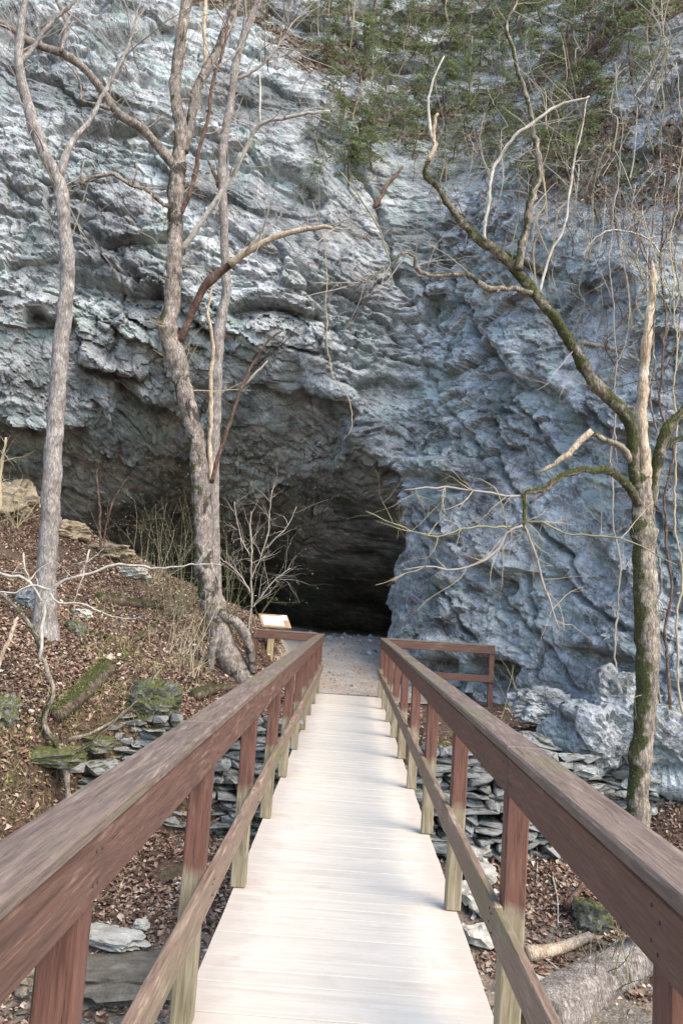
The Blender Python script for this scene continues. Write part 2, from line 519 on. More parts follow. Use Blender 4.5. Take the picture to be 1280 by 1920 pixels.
def empty(name, loc, rz=0.0):
    o = bpy.data.objects.new(name, None)
    o.empty_display_size = 0.2
    COL.objects.link(o)
    o.location = loc
    o.rotation_euler = (0, 0, rz)
    return o


def mesh_np(name, V, Fq, smooth=False):
    """V (n,3) array, Fq (m,k) array"""
    V = np.asarray(V, dtype=np.float32); Fq = np.asarray(Fq, dtype=np.int32)
    me = bpy.data.meshes.new(name)
    m, k = Fq.shape
    me.vertices.add(len(V)); me.vertices.foreach_set('co', V.ravel())
    me.loops.add(m * k); me.loops.foreach_set('vertex_index', Fq.ravel())
    me.polygons.add(m)
    me.polygons.foreach_set('loop_start', np.arange(0, m * k, k, dtype=np.int32))
    me.polygons.foreach_set('loop_total', np.full(m, k, dtype=np.int32))
    me.polygons.foreach_set('use_smooth', np.full(m, smooth, dtype=bool))
    me.update(calc_edges=True)
    return me


def grid_faces(nu, nv):
    i = np.arange(nu - 1)[:, None] * nv + np.arange(nv - 1)[None, :]
    i = i.ravel()
    return np.stack([i, i + nv, i + nv + 1, i + 1], 1)


def fattr(me, name, vals):
    a = me.attributes.new(name, 'FLOAT', 'POINT')
    a.data.foreach_set('value', np.asarray(vals, dtype=np.float32).ravel())


_boxes = {}


def box_mesh(sx, sy, sz, bev, mat):
    key = (round(sx, 3), round(sy, 3), round(sz, 3), bev, mat)
    if key in _boxes:
        return _boxes[key]
    bm = bmesh.new()
    bmesh.ops.create_cube(bm, size=1.0)
    bmesh.ops.scale(bm, vec=(sx, sy, sz), verts=bm.verts)
    bmesh.ops.bevel(bm, geom=list(bm.edges), offset=bev, segments=1, affect='EDGES', profile=0.6)
    me = bpy.data.meshes.new('board')
    bm.to_mesh(me); bm.free()
    me.materials.append(MATS[mat])
    _boxes[key] = me
    return me


class MB:
    """collects tubes and leaf faces in world space; build() makes one mesh with origin at base"""
    def __init__(s):
        s.v, s.f = [], []

    def tube(s, pts, rad, seg=6, jit=0.0, cap=True):
        n = len(pts)
        base = len(s.v)
        t = (pts[1] - pts[0]).normalized()
        u = t.orthogonal().normalized()
        for i in range(n):
            if i == 0: tn = pts[1] - pts[0]
            elif i == n - 1: tn = pts[-1] - pts[-2]
            else: tn = pts[i + 1] - pts[i - 1]
            if tn.length < 1e-9: tn = t
            tn = tn.normalized()
            u = (u - tn * u.dot(tn))
            if u.length < 1e-6: u = tn.orthogonal()
            u.normalize()
            w = tn.cross(u)
            for k in range(seg):
                a = 2 * math.pi * k / seg
                r = rad[i] * (1 + jit * (R.random() - 0.5))
                s.v.append(pts[i] + (u * math.cos(a) + w * math.sin(a)) * r)
            t = tn
        for i in range(n - 1):
            for k in range(seg):
                a = base + i * seg + k; b = base + i * seg + (k + 1) % seg
                s.f.append((a, b, b + seg, a + seg))
        if cap:
            for i, o in ((0, 0), (n - 1, (n - 1) * seg)):
                c = len(s.v)
                s.v.append(pts[i].copy())
                for k in range(seg):
                    a = base + o + k; b = base + o + (k + 1) % seg
                    s.f.append((b, a, c) if i == 0 else (a, b, c))

    def leaf(s, c, d, w, n, L, Wd, fold=0.15):
        """folded leaf: tip direction d, side w, normal n"""
        b = len(s.v)
        s.v += [c - d * L * 0.5, c + w * Wd * 0.5 + n * fold * Wd, c + d * L * 0.5, c - w * Wd * 0.5 + n * fold * Wd]
        s.f += [(b, b + 1, b + 2), (b, b + 2, b + 3)]

    def build(s, name, mat, parent=None, base=None, smooth=False):
        base = base or Vector((0, 0, 0))
        me = bpy.data.meshes.new(name)
        me.from_pydata([tuple(v - base) for v in s.v], [], s.f)
        if smooth:
            me.polygons.foreach_set('use_smooth', np.full(len(me.polygons), True))
        me.update()
        return link(name, me, mat, parent)


def spline(pts, rad, step):
    """Catmull-Rom resample of points with radii"""
    P = [pts[0] * 2 - pts[1]] + list(pts) + [pts[-1] * 2 - pts[-2]]
    Q, RR = [], []
    for i in range(1, len(P) - 2):
        n = max(2, int((P[i + 1] - P[i]).length / step))
        for k in range(n):
            t = k / n
            a = P[i] * 2 + (P[i + 1] - P[i - 1]) * t + (P[i - 1] * 2 - P[i] * 5 + P[i + 1] * 4 - P[i + 2]) * t * t + (P[i] * 3 - P[i - 1] - P[i + 1] * 3 + P[i + 2]) * t ** 3
            Q.append(a * 0.5)
            RR.append(rad[i - 1] * (1 - t) + rad[i] * t)
    Q.append(pts[-1].copy()); RR.append(rad[-1])
    return Q, RR


def rvec(k=1.0):
    return Vector((R.gauss(0, k), R.gauss(0, k), R.gauss(0, k)))


# ------------------------------------------------------------------ ground
BX = np.array([-60, -14, -9, -5, -3.8, -2.9, -1.2, 1.2, 3.2, 4.5, 6.5, 9, 14, 60.])
BY = np.array([4, 5, 6.5, 8.2, 9.5, 11.0, 11.55, 11.7, 12.2, 12.8, 12.9, 12.5, 12, 12.])


def G(x, y):
    x = np.asarray(x, float); y = np.asarray(y, float)
    o = np.zeros_like(x)
    yb = np.interp(x, BX, BY) + 0.35 * vnoise(x * 0.9, y * 0.4, o, 3)
    floor = -0.10 + 0.062 * np.clip(y - 17.5, 0, 14)
    l = (-x - 1.25) * 0.43 + 0.125 * (np.minimum(y, 20) - 14)
    l = np.where(l > 0, l, 0) * sstep(1.2, 2.1, -x) + 0.05 * sstep(0.8, 1.4, -x)
    yc = 19.6 + 0.12 * (-x) + 0.6 * vnoise(x * 0.5, o, o, 5)
    l = l * (1 - sstep(0, 5.5, y - yc) * 0.9)
    r = 0.07 * np.clip(x - 2.2, 0, 20) + 0.02 * np.clip(x - 2.2, 0, 20) ** 1.5
    T = floor + l + r
    T = T - 0.25 * (1 - sstep(0, 2.5, y - yb)) * (sstep(2.9, 4.0, -x) + sstep(3.0, 4.5, x))
    bed = -2.15 + 0.18 * fbm(x * 0.5, y * 0.5, o, 3, 9) - 0.15 * sstep(0, 3, -x) * sstep(8.5, 7, y)
    d = (y - yb)
    wall = sstep(3.6, 2.8, -x) * sstep(4.6, 3.6, x)
    k = sstep(-3.0, 0.15, d) * (1 - wall) + (0.62 * sstep(-0.35, 0.35, d) + 0.38 * sstep(-3.2, -0.2, d)) * wall
    z = bed * (1 - k) + T * k
    nb = sstep(3.4, 0.8, y)
    z = z * (1 - nb) + (-0.35 + 0.02 * np.abs(x)) * nb
    pathm = sstep(16.6, 17.4, y) * sstep(3.4, 2.2, np.abs(x - 0.3))
    bump = 0.09 * fbm(x * 1.3, y * 1.3, o, 4, 21) + 0.035 * fbm(x * 6, y * 6, o, 3, 31)
    z = z + bump * (1 - 0.6 * pathm) * (1 - 0.5 * nb)
    # keep everything clear of the underside of the bridge
    under = sstep(1.3, 0.9, np.abs(x)) * sstep(17.45, 17.2, y)
    z = np.where(under > 0, np.minimum(z, -0.34 * under + z * (1 - under)), z)
    return z


def axis(lo, f0, f1, hi, step):
    a = list(np.arange(f0, f1, step))
    s = step
    while a[-1] < hi:
        s *= 1.22; a.append(a[-1] + s)
    s = step; b = [a[0]]
    while b[0] > lo:
        s *= 1.22; b.insert(0, b[0] - s)
    return np.array(b[:-1] + a)


gx = axis(-90, -10, 8, 90, 0.06)
gy = axis(-90, 4.0, 23, 90, 0.06)
XX, YY = np.meshgrid(gx, gy, indexing='ij')
GZ = G(XX.ravel(), YY.ravel()).reshape(XX.shape)


def gi(x, y):
    """height of the built ground mesh by bilinear lookup"""
    x = np.asarray(x, float); y = np.asarray(y, float)
    i = np.clip(np.searchsorted(gx, x) - 1, 0, len(gx) - 2); j = np.clip(np.searchsorted(gy, y) - 1, 0, len(gy) - 2)
    u = (x - gx[i]) / (gx[i + 1] - gx[i]); v = (y - gy[j]) / (gy[j + 1] - gy[j])
    return (GZ[i, j] * (1 - u) + GZ[i + 1, j] * u) * (1 - v) + (GZ[i, j + 1] * (1 - u) + GZ[i + 1, j + 1] * u) * v


def g1(x, y):
    return float(gi(np.array([x]), np.array([y]))[0])


def on_ground(px, py, dmin=3.0, dmax=40.0):
    D = np.arange(dmin, dmax, 0.05)
    v = ray(px, py)
    t = (D - CAM.y) / v.y
    x = CAM.x + v.x * t; z = CAM.z + v.z * t
    g = gi(x, D)
    i = np.where(z < g)[0]
    i = i[0] if len(i) else len(D) - 1
    return Vector((x[i], D[i], g[i]))


ZZ = GZ.ravel()
gm = mesh_np('ground', np.stack([XX.ravel(), YY.ravel(), ZZ], 1), grid_faces(len(gx), len(gy)), True)
bedm = sstep(-1.7, -2.0, ZZ) * 0.9 + 0.35 * sstep(-1.2, -1.8, ZZ) + sstep(19.5, 23, YY.ravel()) * 0.9
fattr(gm, 'bed', np.clip(bedm, 0, 1))
tag(link('ground', gm, 'forest_floor'), 'leaf covered bank, creek bed and cave floor', 'ground', kind='structure')

# sandy path from the end of the bridge into the cave mouth
px_, py_ = np.arange(-3.4, 4.6, 0.06), np.arange(17.42, 34, 0.06)
PX, PY = np.meshgrid(px_, py_, indexing='ij')
PX, PY = PX.ravel(), PY.ravel()
edge = 0.35 * fbm(PX * 1.1, PY * 1.1, PX * 0, 3, 55)
inside = np.minimum(PX + 1.7 + 0.10 * (PY - 17.4), (2.6 + 0.02 * (PY - 17.4)) - PX) + edge
PZ = G(PX, PY) - 0.05 + 0.085 * sstep(-0.1, 0.35, inside) + 0.015 * fbm(PX * 5, PY * 5, PX * 0, 3, 77)
PZ = PZ + 0.42 * np.exp(-((PX - 0.2) / 1.7) ** 2 - ((PY - 26.5) / 2.6) ** 2)
pm_ = mesh_np('path', np.stack([PX, PY, PZ], 1), grid_faces(len(px_), len(py_)), True)
tag(link('path', pm_, 'sandy_gravel'), 'sandy grey gravel path leading into the cave mouth', 'path', kind='structure')

# creek water under the left side of the bridge
wx, wy = np.arange(-7, 5, 0.25), np.arange(3.2, 9.6, 0.25)
WX, WY = np.meshgrid(wx, wy, indexing='ij')
wm_ = mesh_np('creek_water', np.stack([WX.ravel(), WY.ravel(), np.full(WX.size, -2.17)], 1), grid_faces(len(wx), len(wy)), True)
tag(link('creek_water', wm_, 'creek_water'), 'shallow dark creek water lying under the bridge', 'water', kind='structure')

# ------------------------------------------------------------------ cliff with the cave
plan = np.array([(-70, 4), (-45, 13), (-30, 18.5), (-20, 21), (-12, 22), (-6, 22.4), (-1.2, 22.8), (0.9, 23.0), (1.7, 21.6), (2.4, 19.4), (3.4, 17.6),
                 (4.9, 14.7), (7.5, 12.6), (12.0, 12.0), (20, 14), (35, 22), (60, 34)], float)
dense = []
for i in range(len(plan) - 1):
    a = plan[max(i - 1, 0)]; b = plan[i]; c = plan[i + 1]; d = plan[min(i + 2, len(plan) - 1)]
    for t in np.linspace(0, 1, 60, endpoint=False):
        dense.append(0.5 * (2 * b + (c - a) * t + (2 * a - 5 * b + 4 * c - d) * t * t + (3 * b - a - 3 * c + d) * t ** 3))
dense = np.array(dense + [plan[-1]])
arc = np.concatenate([[0], np.cumsum(np.hypot(*np.diff(dense, axis=0).T))])
s0 = np.interp(-13.0, dense[:, 0], arc); s1 = np.interp(9.5, dense[:, 0], arc)
sv = axis(0.0, s0, s1, arc[-1], 0.047)
sv = sv[(sv >= 0) & (sv <= arc[-1])]
zv = axis(-7, -2.4, 26.0, 60, 0.048)
cxs = np.interp(sv, arc, dense[:, 0]); cys = np.interp(sv, arc, dense[:, 1])
tx = np.gradient(cxs, sv); ty = np.gradient(cys, sv)
# smooth back direction
ker = np.exp(-np.linspace(-2, 2, 61) ** 2); ker /= ker.sum()


def sm(a):
    return np.convolve(np.pad(a, 30, mode='edge'), ker, mode='valid')


bx, by = sm(-ty), sm(tx)
ln = np.hypot(bx, by); bx /= ln; by /= ln
S, Zg = np.meshgrid(np.arange(len(sv)), zv, indexing='ij')
X0 = cxs[S]; Y0 = cys[S]; BXg = bx[S]; BYg = by[S]
zlip = np.interp(X0, [-60, -14, -10, -6, -2, 1.5], [7.5, 9.2, 10.6, 12.0, 11.6, 10.6])
zlip = zlip + 0.7 * fbm(X0 * 0.5, Y0 * 0.5, X0 * 0, 3, 101)
zveg = np.interp(X0, [-20, -6, -2, 0.6, 2.0, 3.4, 5.2, 8, 14], [30, 22, 18, 15.2, 12.6, 10.2, 7.8, 5.6, 5.0])
xe = np.interp(Zg, [-3, 0, 2, 3.5, 4.6, 6, 7, 8, 9, 11], [0.95, 0.9, 0.78, 1.05, 0.75, 0.15, -0.4, -0.9, -1.2, -1.3])
xe = xe + 0.25 * fbm(Zg * 0.7, Zg * 0, X0 * 0, 3, 111)
cw = 0.3 + 0.16 * np.clip(Zg - 3.5, 0, 6)
cmask = sstep(1.0, -1.0, (X0 - xe) / cw)
dcl = np.clip(zlip - Zg, 0, 20)
rec = 22.0 * (np.minimum(dcl, 12) / 10.6) ** 2.15 * cmask
left = sstep(2.0, -3.0, X0)
lean = left * (0.24 * np.clip(Zg - 8, 0, 40) + 0.35 * np.clip(Zg - 18, 0, 40)) + (1 - left) * (0.14 * np.clip(Zg - 1, 0, 40))
lean = lean + 0.42 * np.clip(Zg - zveg, 0, 60) * (1 - left * 0.5)
off = rec + lean
PXc = X0 + BXg * off; PYc = Y0 + BYg * off; PZc = Zg + 0.0
# large shapes
big = 0.75 * fbm(PXc * 0.14, PYc * 0.14, PZc * 0.14, 3, 200) + 0.18 * fbm(PXc * 0.42, PYc * 0.42, PZc * 0.42, 3, 210)
pil = np.exp(-((X0 - 2.0) / 0.9) ** 2) * sstep(5.5, 2.0, Zg) * 0.5
big = big + pil


def normals(a, b, c):
    P = np.stack([a, b, c], -1)
    du = np.gradient(P, axis=0); dv = np.gradient(P, axis=1)
    n = np.cross(dv, du)
    n /= np.linalg.norm(n, axis=-1, keepdims=True) + 1e-9
    return -n if n[n.shape[0] // 2, n.shape[1] // 2, 1] > 0 else n


n = normals(PXc, PYc, PZc)
PXc, PYc, PZc = PXc + n[..., 0] * big, PYc + n[..., 1] * big, PZc + n[..., 2] * big * 0.6
n = normals(PXc, PYc, PZc)
vn = fbm(PXc * 0.4, PYc * 0.4, PZc * 0.4, 3, 230)
veg = sstep(-0.5, 2.5, Zg - zveg + 1.6 * vn) * (0.28 + 0.46 * sstep(-0.25, 0.25, fbm(PXc * 0.55, PYc * 0.55, PZc * 0.8, 3, 235)))
ang = np.radians(np.interp(X0, [-14, -4, 1, 3, 6, 12], [26, 30, 38, 48, 52, 45]))
w1 = fbm(PXc * 0.38, PYc * 0.38, PZc * 0.38, 3, 240)
w2 = fbm(PXc * 1.6, PYc * 1.6, PZc * 1.6, 3, 250)
tt = PZc * np.cos(ang) + X0 * np.sin(ang) + 0.55 * w1 + 0.13 * w2
uu = X0 * np.cos(ang) - PZc * np.sin(ang)
m1 = sstep(-0.35, 0.5, fbm(PXc * 0.3, PYc * 0.3, PZc * 0.3, 3, 260))
m2 = sstep(-0.4, 0.4, fbm(PXc * 0.7, PYc * 0.7, PZc * 0.7, 3, 270))
m3 = sstep(-0.5, 0.4, fbm(PXc * 1.1, PYc * 1.1, PZc * 1.1, 3, 280))


def saw(p):
    f = p - np.floor(p)
    up = np.clip(f / 0.10, 0, 1)
    return np.where(f < 0.10, up, 1 - (f - 0.10) / 0.90)


k1 = np.floor(tt / 1.25)
d = 0.14 * m1 * saw(tt / 1.25) * (0.3 + _hash(k1, k1 * 0, np.floor(uu / 2.7), 5))
d = d + 0.075 * m2 * saw(tt / 0.50 + 0.5 * w2) + 0.022 * m3 * saw(tt / 0.27 + 0.4 * w2)
wc = worley(uu * 0.42 + 0.3 * w1, tt * 0.75, PYc * 0.42, 300)
d = d + facet(wc, 0.55) - 0.15 * np.exp(-((wc[1] - wc[0]) / 0.04) ** 2) * m1
wc = worley(uu * 1.25, tt * 2.1 + 0.2 * w2, PYc * 1.25, 310)
d = d + facet(wc, 0.20) - 0.08 * np.exp(-((wc[1] - wc[0]) / 0.05) ** 2)
wc = worley(uu * 3.0, PZc * 4.0 + uu * 0.8, PYc * 3.0, 320)
d = d + facet(wc, 0.13)
d = d + 0.06 * fbm(PXc * 4.2, PYc * 4.2, PZc * 4.2, 3, 330, 0.7)
d = d * (1 - 0.25 * sstep(1.5, 3.5, X0))
d = d + 0.06 * fbm(uu * 1.4, tt * 3.6, PYc * 1.4, 3, 340, 0.6, True)
# hollows and overhangs that can be told apart: (x1, y1, x2, y2, depth, reach below the lip)
_q = (np.stack([PXc, PYc, PZc], -1) - np.array(CAM)) @ np.array(RCAM)
qpx = 640 + F * _q[..., 0] / np.maximum(-_q[..., 2], 1); qpy = 960 - F * _q[..., 1] / np.maximum(-_q[..., 2], 1)
for (ax, ay, ex, ey, dep, rch) in [(430, 578, 500, 568, .55, 22), (500, 568, 600, 580, .5, 20), (680, 722, 775, 712, .7, 32), (515, 310, 610, 372, .8, 70), (480, 735, 560, 765, .6, 45), (560, 740, 660, 772, .7, 70),
                                   (60, 580, 130, 610, .8, 60), (150, 690, 260, 715, .7, 40), (230, 740, 340, 790, .6, 40), (800, 600, 822, 560, .5, 40), (0, 800, 150, 800, .8, 70), (700, 876, 800, 885, .4, 25),
                                   (820, 895, 860, 890, .5, 20), (1000, 700, 1100, 800, .4, 40), (900, 640, 980, 720, .35, 40), (880, 1050, 960, 1090, .35, 30), (1060, 1220, 1190, 1235, .5, 40), (800, 1235, 850, 1235, .9, 30), (900, 1240, 960, 1250, .9, 45), (120, 500, 300, 560, .5, 40), (1100, 1000, 1180, 1090, .4, 50),
                                   (0, 60, 110, 40, .9, 45), (200, 60, 330, 40, .8, 40), (90, 250, 300, 230, .4, 30), (340, 180, 480, 190, .4, 30)]:
    L = math.hypot(ex - ax, ey - ay); ux, uy = (ex - ax) / L, (ey - ay) / L
    al = (qpx - ax) * ux + (qpy - ay) * uy
    bl = -(qpx - ax) * uy + (qpy - ay) * ux + 14 * w2 + 10 * w1
    win = sstep(-20, 15, al) * sstep(L + 20, L - 15, al)
    d = d - dep * win * np.where(bl > 0, np.exp(-(bl / rch) ** 2), np.exp(-(bl / 4.0) ** 2)) + 0.35 * dep * win * np.exp(-((bl + 22) / 14) ** 2)
# smooth slabs between the broken zones
d = d * (0.50 + 0.75 * sstep(-0.22, 0.25, fbm(uu * 0.33, tt * 0.6, PYc * 0.33, 3, 370)))
# long open fractures
for (ax, ay, ex, ey, dep, wd) in [(640, 200, 760, 560, .4, 5), (800, 440, 960, 760, .4, 5), (690, 840, 870, 1010, .35, 5), (150, 430, 420, 650, .45, 6), (300, 250, 520, 330, .4, 6), (900, 820, 1100, 1100, .35, 5), (1050, 1080, 1190, 1190, .4, 5), (1000, 1050, 1015, 1280, .35, 5),
                                  (20, 330, 260, 430, .4, 6), (480, 420, 700, 640, .35, 5), (760, 620, 900, 820, .3, 4), (860, 560, 1060, 900, .3, 5), (1100, 760, 1260, 1010, .35, 5), (60, 120, 300, 170, .5, 8), (540, 640, 700, 700, .35, 4), (780, 980, 900, 1200, .3, 4), (940, 1100, 1080, 1300, .35, 5)]:
    L = math.hypot(ex - ax, ey - ay); ux, uy = (ex - ax) / L, (ey - ay) / L
    al = (qpx - ax) * ux + (qpy - ay) * uy
    bl = -(qpx - ax) * uy + (qpy - ay) * ux + 22 * w2 + 34 * w1
    win = sstep(-30, 30, al) * sstep(L + 30, L - 30, al)
    d = d - dep * win * np.exp(-(bl / wd) ** 2) - 0.16 * dep * win * sstep(0, 40, bl) * sstep(90, 30, bl)
d = d * (1 - 0.75 * sstep(4.0, 13.0, rec))
d = d * (1 - 0.3 * veg) + veg * 0.25 * fbm(PXc * 1.2, PYc * 1.2, PZc * 1.2, 4, 350)
PXc, PYc, PZc = PXc + n[..., 0] * d, PYc + n[..., 1] * d, PZc + n[..., 2] * d
CV = np.stack([PXc.ravel(), PYc.ravel(), PZc.ravel()], 1)
cm = mesh_np('cliff', CV, grid_faces(len(sv), len(zv))[:, ::-1], False)
fattr(cm, 'veg', veg)
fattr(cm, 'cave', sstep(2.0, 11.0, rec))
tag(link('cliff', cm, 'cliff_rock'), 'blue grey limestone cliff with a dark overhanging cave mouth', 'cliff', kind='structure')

# projection of the cliff for finding spots on it
_rc = np.array(RCAM)
_loc = (CV - np.array(CAM)) @ _rc
_dep = -_loc[:, 2]
_dep[_dep < 0.1] = 1e6
CPX = 640 + F * _loc[:, 0] / _dep; CPY = 960 - F * _loc[:, 1] / _dep
CN = normals(PXc, PYc, PZc).reshape(-1, 3)


def on_cliff(px, py, rad=7):
    m = np.where((np.abs(CPX - px) < rad) & (np.abs(CPY - py) < rad))[0]
    if not len(m):
        return on_cliff(px, py, rad * 2) if rad < 200 else None
    i = m[np.argmin(_dep[m])]
    return Vector(CV[i])


# ------------------------------------------------------------------ footbridge
bridge = empty('footbridge', (0, 7, 0))
tag(bridge, 'narrow wooden footbridge with pale deck and stained railings leading to the cave', 'footbridge')


def part(name, size, loc, mat, parent, base, rot=None, bev=0.006):
    o = link(name, box_mesh(*size, bev, mat), None, parent, Vector(loc) - base)
    if rot: o.rotation_euler = rot
    return o


BB = Vector((0, 7, 0))
y = -3.0
while y < 17.36:
    o = part('plank', (1.335, 0.1425, 0.04), (R.uniform(-.002, .002), y + 0.07, -0.02 + R.uniform(-.0025, .0012)), 'deck_board', bridge, BB,
             (R.uniform(-.006, .006), R.uniform(-.002, .002), R.uniform(-.0006, .0006)), 0.003)
    y += 0.1455
for x in (-0.5, 0.5):
    part('stringer', (0.12, 20.2, 0.26), (x, 7.15, -0.175), 'stringer_wood', bridge, BB)
part('sill_beam', (1.5, 0.16, 0.16), (0, 17.46, -0.075), 'weathered_mid_rail', bridge, BB, None, 0.012)
for side, y0 in ((1, 1.77), (-1, 1.90)):
    ys = [y0 + 1.69 * k for k in range(-2, 10)]
    ys = [v for v in ys if v < 17.35] + [17.33]
    ys = sorted(set(round(v, 3) for v in ys if not (v != 17.33 and v > 16.6)))
    for v in ys:
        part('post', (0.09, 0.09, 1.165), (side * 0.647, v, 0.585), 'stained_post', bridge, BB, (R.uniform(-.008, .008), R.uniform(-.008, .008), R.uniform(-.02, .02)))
    j0 = 3.36 if side > 0 else 3.44
    joints = [-3.2, 0.0] + [j0 + 3.38 * k for k in range(0, 5)]
    joints = [v for v in joints if v < 16.4] + [17.41]
    for a, b in zip(joints[:-1], joints[1:]):
        L = b - a - 0.006
        dz = R.uniform(-.003, .003)
        part('cap_board', (0.142, L, 0.038), (side * 0.650, (a + b) / 2, 1.199 + dz), 'weathered_cap', bridge, BB, (0, side * R.uniform(.0, .02), 0), 0.008)
        q = part('rail_board', (0.038, L, 0.145), (side * (0.609 + R.uniform(-.002, .002)), (a + b) / 2, 1.1005), 'stained_rail', bridge, BB, None, 0.006)
    joints = [-3.2, 1.7 if side > 0 else 1.8] + [(3.40 if side > 0 else 5.2) + 3.38 * k for k in range(0, 5)]
    joints = [v for v in joints if v < 16.4] + [17.38]
    for a, b in zip(joints[:-1], joints[1:]):
        part('mid_rail', (0.038, b - a - 0.005, 0.135), (side * 0.581, (a + b) / 2, 0.532 + R.uniform(-.004, .004)), 'weathered_mid_rail', bridge, BB, (0, 0, R.uniform(-.0012, .0012)), 0.006)
    mb = MB()
    for v in ys:
        for (zz, xx) in ((1.135, .589), (1.065, .589), (0.56, .561), (0.50, .561)):
            for dy in (-0.02, 0.022):
                p = Vector((side * (xx + .002), v + dy + R.uniform(-.012, .012), zz + R.uniform(-.012, .012)))
                mb.tube([p, p - Vector((side * 0.0035, 0, 0))], [0.0045, 0.0045], 6)
    tag(mb.build('nail_heads', 'nail_steel', bridge, BB), kind='stuff')


def wing(label, x0, x1, yy, mid, hgt):
    root = empty('end_railing', ((x0 + x1) / 2, yy, 0))
    tag(root, label, 'railing')
    B = root.location.copy()
    L = abs(x1 - x0); xm = (x0 + x1) / 2
    rot = (0, 0, math.pi / 2)
    part('cap_board', (0.14, L, 0.038), (xm, yy, hgt), 'weathered_cap', root, B, rot, 0.008)
    part('rail_board', (0.038, L - 0.01, 0.145), (xm, yy - 0.05, hgt - 0.095), 'stained_rail', root, B, rot)
    if mid:
        part('mid_rail', (0.038, L - 0.02, 0.135), (xm, yy - 0.068, 0.53), 'stained_rail', root, B, rot)
    xo = x1 - math.copysign(0.06, x1 - x0)
    part('post', (0.10, 0.10, hgt + 0.28), (xo, yy, (hgt - 0.02 - 0.30) / 2), 'red_post', root, B)


wing('reddish timber railing running right from the bridge end to the rock wall', 0.73, 2.95, 17.33, True, 1.205)
wing('short brown timber railing left of the bridge end, in front of the sign', -0.73, -2.05, 17.33, False, 1.215)

# interpretive sign
p = W(509, 1185, 18.6)
gz = g1(p.x, 18.6)
sign = empty('information_sign', (p.x, 18.6, gz))
tag(sign, 'slanted wooden information board with a white sheet on a pale timber post', 'sign')
SB = sign.location.copy()
ptop = W(511, 1177, 18.6).z
part('post', (0.14, 0.10, ptop - gz + 0.35), (p.x, 18.6, (ptop + gz - 0.35) / 2), 'new_timber', sign, SB)
cb = W(515, 1165, 18.55)
tilt = math.radians(38)
rot = (tilt, math.radians(0), math.radians(24))
Rm = Matrix.Rotation(rot[2], 3, 'Z') @ Matrix.Rotation(tilt, 3, 'X')
sb_ = part('board', (0.68, 0.44, 0.045), cb, 'board_varnish', sign, SB, rot, 0.006)
part('sheet', (0.47, 0.31, 0.006), (-0.05, -0.01, 0.026), 'sign_sheet', sb_, Vector(), None, 0.001)
part('notice', (0.12, 0.17, 0.005), (0.25, 0.11, 0.0255), 'sign_notice', sb_, Vector(), None, 0.001)
part('brace', (0.10, 0.10, 0.16), cb + Vector((-0.02, 0.05, -0.09)), 'new_timber', sign, SB, (0.4, 0, 0))


# ------------------------------------------------------------------ stones
def hull_mesh(name, sx, sy, sz, seed, mat, npt=18):
    rr = random.Random(seed)
    bm = bmesh.new()
    for i in range(npt):
        v = Vector([rr.uniform(-1, 1) for _ in range(3)])
        m = max(abs(c) for c in v)
        v = v / m * rr.uniform(0.8, 1.0)
        bm.verts.new((v.x * sx / 2, v.y * sy / 2, v.z * sz / 2))
    bmesh.ops.convex_hull(bm, input=bm.verts)
    for v in [v for v in bm.verts if not v.link_faces]:
        bm.verts.remove(v)
    me = bpy.data.meshes.new(name)
    bm.to_mesh(me); bm.free()
    me.materials.append(MATS[mat])
    return me


def rock_mesh(name, sx, sy, sz, seed, mat, sub=4, strata=0.5):
    bm = bmesh.new()
    bmesh.ops.create_icosphere(bm, subdivisions=sub, radius=1.0)
    P = np.array([v.co[:] for v in bm.verts])
    m = np.abs(P).max(axis=1, keepdims=True)
    P = P * (0.62 + 0.38 / m)
    P = P / np.abs(P).max(axis=0)
    x, y, z = P.T
    w1_ = worley(x * 1.1 + seed * 3.7, y * 1.1, z * 1.1 * (1 + strata), seed)
    w2_ = worley(x * 2.6 + seed, y * 2.6, z * 2.6 * (1 + strata), seed + 5)
    dd = 1 + facet(w1_, 0.55) + facet(w2_, 0.2) + 0.14 * fbm(x * 1.5 + seed, y * 1.5, z * 1.5, 4, seed) - 0.06 * np.exp(-((w1_[1] - w1_[0]) / 0.08) ** 2)
    t = z * (2.5 + 3 * strata) + 0.5 * fbm(x * 2, y * 2, z * 2, 2, seed + 9)
    rad = dd + strata * 0.12 * saw(t)
    P = P * np.stack([rad, rad, dd], 1)
    P *= np.array([sx, sy, sz]) / 2
    for v, c in zip(bm.verts, P):
        v.co = c
    me = bpy.data.meshes.new(name)
    bm.to_mesh(me); bm.free()
    me.materials.append(MATS[mat])
    return me


